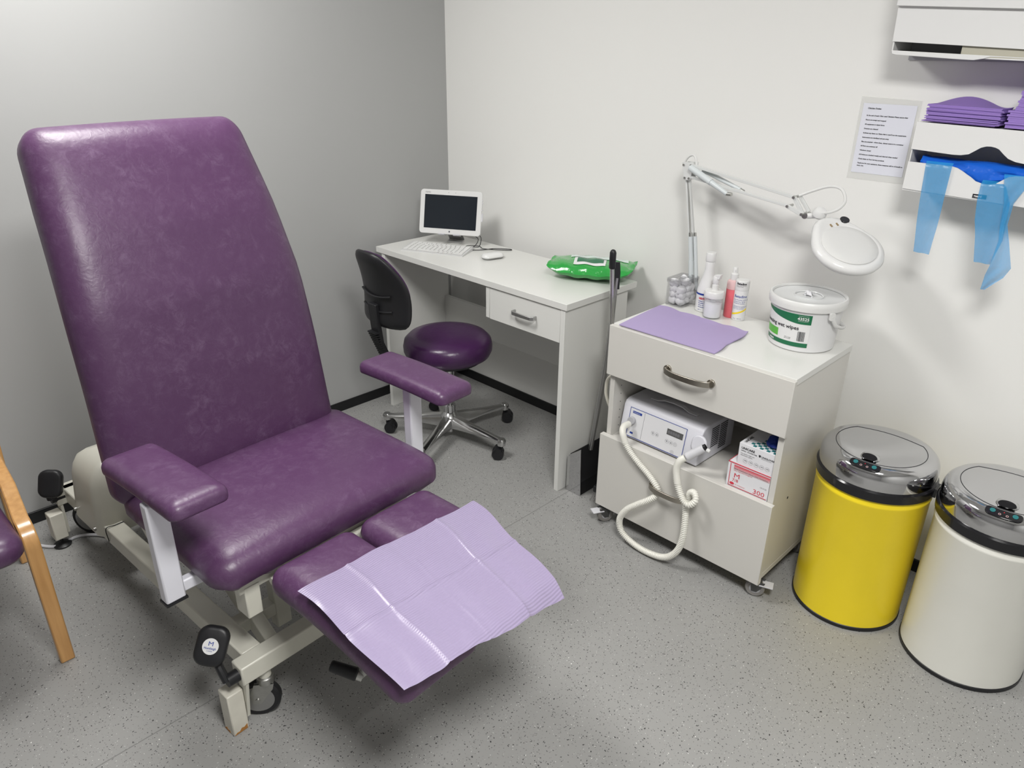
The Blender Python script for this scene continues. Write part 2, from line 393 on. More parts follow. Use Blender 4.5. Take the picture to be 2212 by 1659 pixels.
o = MB().box((.190, .396, .40), (.222, .440, .68)).box((.194, .12, .425), (.218, .398, .455)).build('armrest_post', WHITEM, R0, bev=.004)
MB().box((.236, -.367, .420), (.270, -.318, .4255)).build('end_plug', BLACKP, R0)
# base frame
fr = MB()
for sv in (-1, 1):
    fr.box((-.83, sv*.208-.026, .150), (.292, sv*.208+.026, .204))
fr.box((.290, -.262, .150), (.336, .262, .204)); fr.box((-.845, -.262, .150), (-.80, .262, .204))
fr.build('base_frame', CREAM, R0, bev=.004)
for sv in (-1, 1):
    MB().prism([(.298, .150), (.334, .150), (.312, .03), (.298, .03)], -.004, .004, T(0, sv*.252, 0) @ RX(PI/2)).build('gusset', CREAM, R0)
    pb = MB().box((.272, sv*.278-.021, 0), (.316, sv*.278+.021, .128)).build('foot_post', RUSTY, R0, bev=.003)
    MB().box((-.832, sv*.278-.021, .036), (-.788, sv*.278+.021, .132)).build('foot_post', RUSTY, R0, bev=.003)
    MB().prism([(-.80, .150), (-.836, .150), (-.812, .045), (-.80, .045)], -.004, .004, T(0, sv*.252, 0) @ RX(PI/2)).build('gusset', CREAM, R0)
    ft = MB().lathe([(.026, 0), (.028, .006), (.012, .016)], 16, T(-.81, sv*.278, 0)).cyl((-.81, sv*.278, .012), (-.81, sv*.278, .038), .005).build('levelling_foot', BLACKP, R0)
MB().prism([(.2725, .002), (.300, .002), (.297, .009), (.290, .006), (.284, .012), (.277, .005)], -.0004, .0004, T(0, -.2994, 0) @ RX(PI/2)).prism([(-.297, .002), (-.262, .002), (-.262, .016), (-.270, .011), (-.277, .013), (-.283, .006), (-.290, .007)], -.0004, .0004, Matrix(((0, 0, 1, .3164), (1, 0, 0, 0), (0, 1, 0, 0), (0, 0, 0, 1)))).build('rust_chips', RUST, R0)
# castors
def couch_castor(u, v, ang):
    st = MB().cyl((u, v, .125), (u, v, .155), .013).lathe([(.013, .100), (.021, .104), (.023, .113), (.021, .122), (.013, .127)], 20, T(u, v, 0)).build('castor_stem', STEEL, R0)
    stc = MB().cyl((u, v, .12), (u, v, .155), .016).build('stem_sleeve', CREAM, st)
    M = T(u, v, 0) @ RZ(ang) @ T(-.022, 0, .055)
    fk = MB()
    for sy in (-1, 1):
        fk.prism([(-.012, -.010), (.006, -.012), (.040, .035), (.044, .052), (-.004, .052), (-.016, .02)], -.0015, .0015, M @ T(0, sy*.016, 0) @ RX(PI/2))
    fk.box((-.004, -.017, .047), (.042, .017, .052), M)
    fk.build('castor_fork', STEEL, st)
    wh = MB().lathe([(.030, -.011), (.050, -.012), (.055, -.008), (.055, .008), (.050, .012), (.030, .011)], 32, M @ RX(PI/2)).build('castor_wheel', BLACKP, R0)
    MB().lathe([(.036, -.0125), (.040, -.0125), (.040, .0125), (.036, .0125)], 32, M @ RX(PI/2)).build('wheel_rim', SATIN, wh)
    MB().lathe([(.006, -.020), (.006, .020)], 12, M @ RX(PI/2)).build('axle_bolt', STEEL, wh)
couch_castor(.312, -.195, math.radians(48)); couch_castor(.312, .195, math.radians(20)); couch_castor(-.80, -.17, math.radians(30)); couch_castor(-.80, .195, math.radians(170))
# brake pedals
def pedal(c, nrm, upv, sticker, arm):
    x = Vector(nrm).cross(Vector(upv)).normalized()*-1
    z = Vector(nrm).normalized(); y = z.cross(x)
    M = Matrix((x, y, z)).transposed().to_4x4(); M.translation = c
    p = MB(M).rr([(.006, -.012), (0, -.006), (0, .006), (.005, .011), (.01, .012)], .036, .046, .026, crown=.002).build('brake_pedal', BLACKP, R0, sm=50)
    MB().tube(arm, .010, 10).cyl(arm[-1], (arm[-1][0], arm[-1][1]+.04, arm[-1][2]), .016).build('pedal_arm', BLACKP, p)
    if sticker:
        s_ = MB(M).lathe([(.0185, .0142), (.0185, .0147)], 28).build('round_sticker', WHITEI, p, label='round white sticker')
        tx = MB(); text(tx, 'M', .014, M @ T(0, .0015, .0152), 'CENTER', sx=1.2); text(tx, 'Huntleigh', .0072, M @ T(0, -.0065, .0152), 'CENTER', bold=.0001); text(tx, 'CARE', .0035, M @ T(0, -.0115, .0152), 'CENTER', sx=1.5)
        tx.build('sticker_print', BLUEI, s_, sm=0)
pedal((.276, -.292, .264), (.62, -.50, .55), (.05, .25, .9), True, [(.282, -.292, .222), (.300, -.292, .200), (.314, -.290, .176)])
pedal((-.815, -.262, .232), (.75, -.55, .35), (.05, .1, .95), False, [(-.815, -.27, .205), (-.815, -.275, .19), (-.815, -.275, .178)])
# actuator cover at the rear
def cov(x, y, z):
    t = z/.25
    return (-.592+x*(1-.14*t)+.01*t, y*(1-.08*t), .165+z*.96)
MB().rr([(.004, 0), (0, .01), (0, .17), (.006, .200), (.02, .228), (.045, .246), (.07, .25)], .112, .252, .045, cov, K=6, S_=6, crown=.004).build('actuator_cover', CREAM, R0, sm=50)
for p in ((-.52, -.251, .19), (-.66, -.251, .20)): MB().cyl((p[0], p[1]-.004, p[2]), (p[0], p[1]+.012, p[2]), .006).build('cover_screw', STEEL, R0)
MB().tube([(-.47, -.236, .160), (-.47, -.236, .206), (-.47, -.21, .2062), (-.47, -.183, .206)], .0015, 6).build('cable_tie', BLACKP, R0)
# lift linkage under the seat
lk = MB()
for sv in (-.16, .16):
    lk.ribbon([(-.36, sv, .205), (-.40, sv, .40)], (1, 0, 0), .05, .012)
    lk.ribbon([(-.16, sv-.035, .205), (-.36, sv-.035, .40)], (1, 0, .6), .03, .02)
    lk.ribbon([(-.30, sv*.7, .41), (.20, sv*.7, .10)], (0, 1, 0), .035, .05)
lk.ribbon([(.125, -.03, .07), (.125, -.03, .42)], (0, 1, 0), .045, .035)
lk.box((.105, -.03, .115), (.14, .24, .155))
lk.box((.10, -.24, .115), (.14, -.03, .155))
lk.build('lift_linkage', CREAM, R0, bev=.003)
sf = MB()
for sv in (-.2, .2): sf.box((-.1, sv-.02, .425), (.335, sv+.02, .458))
sf.box((.315, -.24, .418), (.350, .26, .450)).box((-.1, -.2, .42), (-.06, .2, .455)).box((.40, -.14, .41), (.85, -.10, .435)).box((.40, .18, .41), (.85, .22, .435)).box((.34, -.14, .412), (.40, .22, .432))
sf.build('seat_frame', CREAM, R0, bev=.003)
MB().box((.30, -.228, .345), (.352, -.19, .432)).prism([(.30, .43), (.20, .43), (.28, .35), (.30, .345)], -.003, .003, T(0, -.20, 0) @ RX(PI/2)).build('frame_end_cap', CREAM, R0, bev=.006)
MB().cyl((.366, -.168, .425), (.366, .24, .425), .010).build('locking_rod', CREAM, R0)
kn = MB().cyl((.557, -.160, .292), (.607, -.125, .272), .013, .0155, 16).build('crank_handle', BLACKP, R0, bev=.004)
MB().cyl((.607, -.125, .272), (.617, -.118, .268), .012, n=14).ribbon([(.612, -.121, .270), (.66, -.09, .34), (.69, -.07, .40)], (0, 1, 0), .01, .018).build('crank_arm', STEEL, kn)
tag(MB().tube([(.30, -1.79, .008), (.235, -1.83, .006), (.20, -1.88, .006), (.21, -1.945, .006), (.155, -1.99, .006), (.06, -2.02, .006), (.03, -2.3, .006), (.03, -2.9, .006)], .005, 8).build('power_cable', LGREY), 'grey cable trailing on the floor between treatment chair and wooden chair', 'cable')

# lilac sheet draped over the leg cushions
sh = thing('treatment_sheet', 'creased glossy lilac sheet spread over the leg cushions of the treatment chair', 'sheet', (1.0, -1.6, 0), math.radians(3.5))
P1, P2, P3, P4 = [Vector(p) for p in ((.538, -.205, .532), (.578, .283, .532), (.915, .222, .452), (.868, -.208, .452))]
N1, N2 = 161, 97
g = MB(); vs = []
for j in range(N2):
    t = j/(N2-1)
    for i in range(N1):
        s = i/(N1-1)
        p = (P1*(1-s)+P2*s)*(1-t)+(P4*(1-s)+P3*s)*t
        u, v = p.x, p.y
        tt = max(0, (u-.52)/.38)
        cush_z = .445+.069+.003-.055*tt**1.8
        z = cush_z+.004
        for v0 in (-.083, .166):   # side roll-off bridged by the sheet
            pass
        edge = max(0, (u-.875)/.04)
        z -= .020*edge**1.5+.004*max(0, (abs(v-.04)-.235)/.03)
        for c in (.25, .5, .75):
            z += .0035*math.exp(-abs(s-c)*85)*(1 if c != .5 else .6)
        z -= .004*math.exp(-abs(s-.5)*22)*(1-t)
        z += .0036*math.exp(-abs(t-.5)*70)
        z += .0022*math.sin(s*19+t*4)*math.sin(t*9+1)+.0012*math.sin(s*43+2)*t
        z = max(z, cush_z+.0025 if .42 < u < .86 else z)
        du = .004*math.sin(s*12.5)*(t if t > .5 else 0)+.003*math.sin(s*9+1)*(1-t)
        dv = .004*math.sin(t*8)*(1-s)+.004*math.sin(t*10)*s
        vs.append((u+du, v+dv, z))
g.add(vs, [(j*N1+i, j*N1+i+1, (j+1)*N1+i+1, (j+1)*N1+i) for j in range(N2-1) for i in range(N1-1)])
g.build('sheet', LILAC, sh, sm=80, solid=.0008)

# ================================================================ WOODEN CHAIR (left edge)
t = thing('wooden_chair', 'bentwood visitor chair with purple vinyl seat, cut off by the left edge', 'chair', (.5, -2.3, 0), 0)
def bent(y0, y1, nm):
    f = []
    f += [(.27, y0, 0), (.27, y0+(y1-y0)*0, .20), (.27, y0, .375)]
    for k in range(1, 7):
        a = k/6*math.radians(82); f.append((.27-.055*(1-math.cos(a)), y0, .375+.055*math.sin(a)))
    f += [(.05, y0+(y1-y0)*.5, .445), (-.27, y1, .455)]
    MB().ribbon(f, (0, 1, 0), .036, .026).build('front_leg', WOOD, t, bev=.004)
    b = [(-.285, y1+.012, 0), (-.29, y1+.015, .25), (-.30, y1+.022, .46), (-.345, y1+.03, .70), (-.40, y1+.03, .86)]
    MB().ribbon(b, (0, 1, 0), .034, .030).build('back_leg', WOOD, t, bev=.004)
bent(.216, .250, 'a'); bent(-.266, -.300, 'b')
MB().rr([(.01, 0), (0, .012), (0, .035), (.006, .05), (.02, .062), (.04, .068)], .27, .2255, .05, lambda x, y, z: (.080+x, -.030+y, .392+z), K=7, S_=8, crown=.008).build('seat', PURP, t, sm=60)
MB().rr([(.01, 0), (0, .01), (0, .02), (.006, .035), (.02, .042)], .14, .21, .05, lambda x, y, z: (-.365-.2*x+z*.9, -.028+y, .72+x), K=6, S_=6, crown=.004).build('backrest', PURP, t, sm=60)
MB().box((-.21, -.262, .362), (-.18, .215, .392)).build('rail', WOOD, t, bev=.003)
MB().box((.12, -.255, .362), (.15, .205, .392)).build('rail', WOOD, t, bev=.003)

# ================================================================ STOOL
t = thing('saddle_stool', 'swivel stool with round purple seat, black curved backrest and polished metal star base', 'stool', (.548, -.495, 0), 0)
MB().lathe([(.10, .385), (.155, .386), (.172, .395), (.181, .415), (.182, .435), (.177, .458), (.160, .475), (.12, .484), (.06, .487), (.01, .488)], 56).build('seat', PURPD, t, sm=50)
MB().lathe([(.14, .372), (.145, .386)], 40).box((-.06, -.04, .355), (.06, .04, .375)).build('seat_plate', BLACKP, t)
cl_ = MB().lathe([(.014, .10), (.014, .37)], 20).lathe([(.024, .10), (.026, .16), (.022, .165)], 24).lathe([(.022, .28), (.024, .355)], 24).build('gas_column', CHROME, t)
MB().cyl((0, .02, .36), (-.05, .17, .34), .004, n=8).build('height_lever', CHROME, t)
st = MB().lathe([(.016, .035), (.018, .055), (.034, .06), (.040, .075), (.040, .112), (.028, .128), (.022, .132)], 28)
st.build('hub', ALU, t, sm=30)
for k in range(5):
    a = math.radians(7+72*k+(-9 if k == 3 else 0)); M = RZ(a)
    L = .285
    rs = []
    for x, hw, z0, z1 in ((.02, .024, .062, .118), (.06, .022, .066, .112), (.16, .019, .074, .098), (.26, .017, .076, .088), (L, .016, .074, .086), (L+.012, .010, .075, .083)):
        rs.append([(x, -hw, z0), (x, -hw*.98, z0*.3+z1*.7), (x, -hw*.55, z1), (x, hw*.55, z1), (x, hw*.98, z0*.3+z1*.7), (x, hw, z0)])
    arm = MB(M).rings(rs).lathe([(.017, .062), (.019, .082), (.014, .090)], 18, T(L-.003, 0, 0)).build('base_arm', ALU, t, sm=40)
    Mc = M @ T(L-.003, 0, 0) @ RZ(.6+k*1.9) @ T(-.014, 0, .025)
    cw = MB()
    for sy in (-1, 1): cw.lathe([(.012, -.009), (.023, -.009), (.025, -.005), (.025, .005), (.023, .009), (.012, .009)], 26, Mc @ T(0, sy*.013, 0) @ RX(PI/2))
    cw.build('castor', BLACKP, arm)
    MB().rings([[(-.018*math.cos(q)-.0, y, .006+.024*math.sin(q)) for y in (-.022, .022)]+[(-.014*math.cos(q), y, .004+.020*math.sin(q)) for y in (.022, -.022)] for q in [PI*i/10 for i in range(0, 9)]], Mc).cyl(Mc @ Vector((.014, 0, .015)), Mc @ Vector((.014, 0, .045)), .007).build('castor_hood', BLACKP, arm)
# curved backrest on the stem; nI = direction towards the seat
bc = Vector((-.075, -.255, 0)); nI = Vector((.02, 1, 0)).normalized(); tI = Vector((nI.y, -nI.x, 0))
def backshell(off, hw, th, z0, z1):
    rs = []
    n = 15
    for j in range(13):
        f = j/12; z = z0+(z1-z0)*f
        wz = hw*(1-.55*max(0, (f-.35)/.65)**2.2)*(1-.10*max(0, (.2-f)/.2)**2)
        if f in (0, 1): wz *= .9
        lean = -.045*f+.03*math.sin(f*PI)
        ring = []
        for side, o in ((1, off), (-1, off-th)):
            rng = range(n) if side == 1 else range(n-1, -1, -1)
            for i in rng:
                s_ = -1+2*i/(n-1); q = s_*wz
                edge = (1-abs(s_)**6)*1.0
                oo = off-th/2+(o-(off-th/2))*max(.25, edge)*(1 if 0 < j < 12 else .35)
                p = bc+tI*q+nI*(oo+.9*q*q/.16*.30+lean)
                ring.append((p.x, p.y, z))
        rs.append(ring)
    return rs
MB().rings(backshell(0, .148, .045, .562, .865)).build('backrest_shell', BLACKP, t, sm=60, sub=1)
MB().rings(backshell(.012, .128, .022, .580, .858)).build('backrest_pad', PURPD, t, sm=60, sub=1)
rib = MB()
for zz in (.64, .70):
    pts = []
    for i in range(9):
        q = -.09+.18*i/8; p = bc+tI*q+nI*(-.047+.9*q*q/.16*.30-.045*(zz-.545)/.3+.03*math.sin((zz-.545)/.3*PI)); pts.append((p.x, p.y, zz-.012*math.sin(i/8*PI)))
    rib.tube(pts, .004, 6)
rib.build('shell_ribs', BLACKP, t)
sp_ = []
for f, z in ((-.045, .66), (-.038, .57), (-.030, .50), (.0, .43), (.045, .372), (.12, .362), (.17, .362)):
    p = bc+nI*f; sp_.append((p.x, p.y, z))
stm = MB().ribbon([Vector(a) for a in sp_], tI, .050, .018).build('back_stem', BLACKP, t, bev=.003)
bl = MB()
for i in range(14):
    f = i/13; z = .545-f*.13; d = -.045+.055*f
    p = bc+nI*(d-.006)+Vector((0, 0, z)); bl.ribbon([p-tI*.026, p+tI*.026], (0, 0, 1), .0055, .020)
bl.build('bellows', BLACKP, stm)

# ================================================================ DESK
DX0, DX1, DY0, DY1, DZ = .075, 1.166, -.487, -.085, .752
t = thing('desk', 'narrow white desk by the back wall with one drawer at its right end', 'desk', (.62, -.28, 0))
def D(a, b): return [a[0]-.62, a[1]+.28, a[2]], [b[0]-.62, b[1]+.28, b[2]]
MB().box(*D((DX0, DY0, DZ-.024), (DX1, DY1, DZ))).build('desktop', LAM, t, bev=.0012)
MB().box(*D((1.136, DY0+.004, 0), (1.156, -.125, DZ-.024))).build('side_panel', LAM, t, bev=.001)
MB().box(*D((.108, DY0+.004, 0), (.128, -.125, DZ-.024))).build('side_panel', LAM, t, bev=.001)
MB().box(*D((.128, -.150, .33), (1.136, -.132, .47))).build('modesty_panel', LAM, t, bev=.001)
MB().box(*D((.760, DY0+.006, .604), (.779, -.16, DZ-.024))).box(*D((.779, DY0+.03, .606), (1.136, -.16, .616))).build('drawer_housing', LAM, t, bev=.001)
dr = MB().box(*D((.781, DY0+.006, .602), (1.134, DY0+.024, DZ-.027))).build('drawer', LAM, t, bev=.001)
hx = .968-.62; hy = DY0+.006+.28; hz = .666
MB().ribbon([(hx-.052, hy+.002, hz), (hx-.052, hy-.018, hz), (hx-.044, hy-.024, hz), (hx, hy-.026, hz), (hx+.044, hy-.024, hz), (hx+.052, hy-.018, hz), (hx+.052, hy+.002, hz)], (0, 0, 1), .013, .006).build('handle', SATIN, dr, bev=.001, label='satin grey bow handle')

# tablet on stand
tb = thing('tablet_computer', 'white tablet computer with dark screen on a metal stand on the desk', 'tablet', (.28, -.22, DZ))
BLc = Vector((.156, -.312, .799)); Xd = Vector((.2402, .139, 0)).normalized(); Ud = Vector((-.018, .042, .1795)); Ud = (Ud-Xd*Ud.dot(Xd)).normalized()
Wt, Ht = .279, .187
off = Vector((-.28, .22, -DZ))
TM = frame(BLc+off+Xd*Wt/2+Ud*Ht/2, Xd, Ud)
def rrect(a, b, c, K=6):
    o = []
    for q, (sx, sy) in enumerate(((1, 1), (-1, 1), (-1, -1), (1, -1))):
        for k in range(K+1):
            an = q*PI/2+k/K*PI/2; o.append((sx*(a-c)+c*math.cos(an), sy*(b-c)+c*math.sin(an)))
    return o
MB(TM).prism(rrect(Wt/2, Ht/2, .014), -.010, 0).build('tablet_body', PLASG, tb, bev=.002)
MB(TM).box((-.1185, -.070, .0001), (.1185, .072, .0008)).build('screen', SCREEN, tb)
tx = MB(); text(tx, 'FUJITSU', .007, TM @ T(-.117, .079, .0009)); tx.build('bezel_lettering', INKG, tb, sm=0)
for x_ in (-.012, .020): MB().lathe([(.0013, 0), (.0013, .0008)], 10, TM @ T(x_, .083, .0002)).build('camera_lens', INKG, tb)
tx = MB()
tx.box((-.0036, -.0846, .0001), (.0034, -.0776, .0004), TM)
for a in (0, 1):
    for b in (0, 1): tx.box((-.0035+a*.0037, -.0845+b*.0037, .0003), (-.0005+a*.0037, -.0815+b*.0037, .0009), TM)
tx.build('home_button', INKG, tb, sm=0)
for yy in (.055, .045, .015, .0): MB().box((Wt/2-.002, yy, -.008), (Wt/2+.0035, yy+.005, -.002), TM).build('side_port', LGREY, tb)
MB().box((Wt/2, -.03, -.008), (Wt/2+.006, .005, -.002), TM).build('side_plug', LGREY, tb)
for x0_, x1_ in ((-.045, -.018), (.022, .050)): MB(TM).box((x0_, -Ht/2-.004, -.012), (x1_, -Ht/2, .014)).box((x0_, -Ht/2-.004, .010), (x1_, -Ht/2+.004, .014)).build('stand_lip', LGREY, tb)
Fd = Vector((.5, -.866, 0))
q0 = TM @ Vector((0, -.02, -.014)); q1 = TM @ Vector((.0, -Ht/2, -.016))
MB().ribbon([q0, q1, Vector((q1.x-.030, q1.y+.055, .030)), Vector((q1.x-.042, q1.y+.075, .006)), Vector((q1.x-.030, q1.y+.060, .003)), Vector((q1.x-.010, q1.y+.032, .003))], Xd, .070, .004).build('stand_base', mat('silver_stand', (.50, .50, .50), .3, metal=.3), tb)

# keyboard
kp = [Vector(p) for p in ((.2025, -.4714, 0), (.4816, -.3463, 0), (.3722, -.1945, 0), (.0778, -.3171, 0))]
kx = (kp[1]-kp[0]).normalized()
kb = thing('keyboard', 'slim white keyboard lying in front of the tablet on the desk', 'keyboard', (.2025, -.4514, DZ), math.atan2(kx.y, kx.x)+.01)
MB().prism([(0, 0), (.125, 0), (.125, .012), (.115, .014), (0, .004)], 0, .286, RZ(PI/2) @ RX(PI/2)).build('keyboard_base', mat('silver_plastic', (.60, .60, .60), .35), kb)
keys = MB(); rows = [14, 14, 14, 13, 12]
kt = Matrix.Rotation(math.atan2(.010, .115), 4, 'X')
for r, n in enumerate(rows):
    for c in range(n):
        w_ = .270/n; keys.box((.008+c*w_+.0012, .028+r*.0172, .0045), (.008+(c+1)*w_-.0012, .0435+r*.0172, .0068), kt)
for x0, x1 in ((.008, .026), (.028, .046), (.048, .068), (.070, .170), (.172, .190), (.192, .210), (.212, .230), (.232, .278)):
    keys.box((x0, .009, .0045), (x1, .0255, .0068), kt)
keys.build('keys', PLAS, kb, bev=.0006, seg=1)

# mouse
ms = thing('computer_mouse', 'small white mouse to the right of the keyboard on the desk', 'mouse', (.562, -.255, DZ), math.radians(75))
MB().rr([(.004, .002), (.001, .006), (.001, .009)], .048, .026, .024, crown=.0, K=8, S_=4).build('mouse_base', SATIN, ms)
MB().rr([(.0, .009), (.001, .013), (.004, .018), (.009, .022)], .049, .027, .025, K=8, S_=4, crown=.003).build('mouse_shell', PLASG, ms, sm=60)

# black tablet cable
tag(MB().tube([(.372, -.182, .802), (.385, -.17, .785), (.395, -.20, .764), (.385, -.235, .756), (.36, -.225, .755), (.345, -.19, .755), (.385, -.165, .7555), (.43, -.185, .756), (.475, -.155, .755), (.52, -.12, .755), (.525, -.105, .755), (.505, -.108, .755), (.47, -.15, .758), (.44, -.20, .755), (.405, -.24, .7555), (.37, -.235, .758), (.39, -.20, .758), (.405, -.185, .76), (.398, -.168, .775), (.39, -.158, .79), (.385, -.165, .804)], .0016, 6, sub=5).build('tablet_cable', BLACKP), 'thin black cable with a loop hanging from the tablet onto the desk', 'cable')

# green wipes packet
wp = thing('wipes_packet', 'shiny green soft packet of wipes at the right end of the desk', 'packet', (1.012, -.165, DZ), math.radians(28))
def bag(side):
    N_, M_ = 41, 25; vs = []
    for j in range(M_):
        b_ = -1+2*j/(M_-1)
        for i in range(N_):
            a_ = -1+2*i/(N_-1)
            e = max(0, 1-abs(a_)**3.0)**.6; f_ = max(0, 1-abs(b_)**2.6)**.5
            wx = .162*a_; wy = .094*b_*(1-.25*(1-e))
            h = .032+(.038 if side > 0 else -.028)*e*f_+.016*abs(a_)**4
            h += .002*math.sin(a_*14+b_*5)*e
            if abs(a_) > .9: h += .004*math.sin(b_*7+a_)+.006*(abs(a_)-.9)*10
            vs.append((wx, wy, max(.001, h)))
    return vs, [(j*N_+i, j*N_+i+1, (j+1)*N_+i+1, (j+1)*N_+i) for j in range(M_-1) for i in range(N_-1)]
pk = MB().add(*bag(1)).add(*bag(-1)); pk.build('packet_film', GREEN, wp, sm=70)
def onbag(x, y, dz=.0015):
    a_, b_ = x/.162, 0; e = max(0, 1-abs(a_)**3)**.6; b_ = y/(.094*(1-.25*(1-e))); b_ = max(-1, min(1, b_)); f_ = max(0, 1-abs(b_)**2.6)**.5
    return (x, y, .032+.038*e*f_+.016*abs(a_)**4+.002*math.sin(a_*14+b_*5)*e+dz)
def patch(x0, x1, y0, y1, dz, n=14, cut=0):
    vs = [onbag(x0+(x1-x0)*i/n+(cut*j/n), y0+(y1-y0)*j/n, dz) for j in range(n+1) for i in range(n+1)]
    return vs, [(j*(n+1)+i, j*(n+1)+i+1, (j+1)*(n+1)+i+1, (j+1)*(n+1)+i) for j in range(n) for i in range(n)]
MB().add(*patch(-.085, .135, .008, .080, .0015, cut=-.01)).build('clear_band', mat('pale_film', (.62, .72, .68), .15), wp, sm=60)
lb = MB().add(*patch(-.06, .06, -.066, -.004, .0028, cut=-.006)).build('resealable_label', WHITEI, wp, sm=60)
MB().add(*patch(-.05, .05, -.050, -.010, .0036, cut=-.004)).build('label_panel', GREEND, lb, sm=60)
tx = MB(); text(tx, 'WIPES', .018, T(-.06, .036, 0), mp=lambda x, y, z: Vector(onbag(x-.06, y+.040, .003))-Vector((-.06, .036, 0)))
tx.build('packet_lettering', GREEN, wp, sm=0)

# broom and long-handled dustpan
br = thing('broom', 'broom with long silver handle and black cap beside the right end of the desk', 'broom', (1.25, -.33, 0))
b0 = Vector((.055, -.02, .02)); b1 = Vector((.000, -.03, .875))
MB().cyl(b0, b1, .0075, n=16).build('handle', ALU, br)
MB().rr([(.002, 0), (0, .003), (0, .055), (.003, .062)], .011, .010, .009, M=T(b1.x, b1.y, b1.z-.004), crown=.004).build('grip_cap', BLACKP, br)
MB().box((.045, -.115, .045), (.075, .085, .072)).build('broom_head', BLACKP, br, bev=.004)
bs = MB()
for i in range(90):
    y = -.11+.19*random.random(); x = .048+.024*random.random(); bs.cyl((x, y, .05), (x+random.uniform(-.025, .01), y+random.uniform(-.018, .018), .003), .0008, .0006, 4)
bsO = bs.build('bristles', RUBG, br, sm=0); bsO['kind'] = 'stuff'
dp = thing('dustpan', 'upright grey metal dustpan against the right side of the desk', 'dustpan', (1.2, -.35, 0))
MB().box((-.030, -.098, .002), (.036, -.095, .0)).box((-.028, -.098, 0), (.040, .10, .003)).prism([(-.03, 0), (.04, 0), (.032, .20), (-.012, .165), (-.03, .145)], -.0015, .0015, T(0, -.098, 0) @ RX(PI/2)).prism([(-.03, 0), (.04, 0), (.032, .20), (-.012, .165), (-.03, .145)], -.0015, .0015, T(0, .10, 0) @ RX(PI/2)).box((-.030, -.098, 0), (-.027, .10, .15)).build('pan', CHROME, dp, bev=.0008)
MB().box((-.022, -.092, .003), (-.018, .095, .16)).build('pan_liner', BLACKP, dp)
MB().cyl((.0, .0, .15), (.034, .020, .54), .0085, .0115, n=14).cyl((.034, .020, .54), (.044, .030, .83), .0115, .006, n=14).build('pan_handle', SATIN, dp)
MB().ribbon([(.044, .030, .79), (.044, .030, .85), (.041, .028, .885)], (.7, .7, 0), .020, .008).build('hanger', BLACKP, dp)

# ================================================================ TROLLEY CABINET
X0, X1, YF, YB, ZB, ZT = 1.373, 1.995, -.517, -.13, .068, .746
cb = thing('trolley_cabinet', 'white laminate trolley cabinet on castors with a drawer above an open shelf', 'cabinet', (1.684, -.32, 0))
ox, oy = -1.684, .32
def K_(a, b): return (a[0]+ox, a[1]+oy, a[2]), (b[0]+ox, b[1]+oy, b[2])
MB().box(*K_((X0+.006, YF+.016, ZB+.02), (X0+.024, YB, ZT-.02))).build('side_panel', LAMC, cb, bev=.001)
MB().box(*K_((X1-.024, YF+.016, ZB+.02), (X1-.006, YB, ZT-.02))).build('side_panel', LAMC, cb, bev=.001)
MB().box(*K_((X0+.004, YF+.016, ZT-.02), (X1-.003, YB, ZT))).build('top_panel', LAM, cb, bev=.001)
MB().box(*K_((X0+.006, YF+.016, ZB), (X1-.006, YB, ZB+.02))).build('base_panel', LAMC, cb, bev=.001)
MB().box(*K_((X0+.024, YB, ZB+.02), (X1-.024, YB+.006, ZT-.002))).build('back_panel', LAMC, cb)
MB().box(*K_((X0+.024, YF+.018, .326), (X1-.024, YB, .344))).build('shelf', LAMC, cb, bev=.001)
MB().box(*K_((X0+.024, YF+.02, .575), (X1-.024, YB, .585))).build('drawer_floor', LAMC, cb)
d1 = MB().box(*K_((X0, YF, .572), (X1, YF+.016, ZT-.003))).build('drawer', LAMC, cb, bev=.0015)
d2 = MB().box(*K_((X0-.006, YF-.004, ZB-.002), (X1+.002, YF+.015, .349))).build('lower_drawer', LAMC, cb, bev=.0015)
pins = MB()
for zz in [.37+.03*i for i in range(6)]:
    for yy in (-.46, -.20): pins.cyl((X0+.0235+ox, yy+oy, zz), (X0+.0245+ox, yy+oy, zz), .0018, n=8)
pins.cyl((X1-.0065+ox, -.40+oy, .325), (X1-.005+ox, -.40+oy, .325), .004, n=8).build('shelf_pin_holes', INK, cb)
def bow(par, xc, zc, y, wd, depth, mt=NICKEL, roses=True):
    p = []
    for k in range(13):
        f = -1+2*k/12; p.append((xc+ox+f*wd/2, y-depth+.012*f**4+oy-.004*(1-f*f), zc))
    p = [(p[0][0], y+oy, zc)]+p+[(p[-1][0], y+oy, zc)]
    MB().ribbon(p, (0, 0, 1), .018, .006).build('handle', mt, par, bev=.001, label='brushed nickel bow handle')
    if roses:
        MB().cyl((xc-wd/2+ox, y+oy+.001, zc), (xc-wd/2+ox, y+oy-.006, zc), .013).cyl((xc+wd/2+ox, y+oy+.001, zc), (xc+wd/2+ox, y+oy-.006, zc), .013).build('handle_rose', NICKEL, par, bev=.001)
bow(d1, 1.678, .6615, YF, .150, .030)
bow(d2, 1.662, .252, YF-.004, .130, .034)
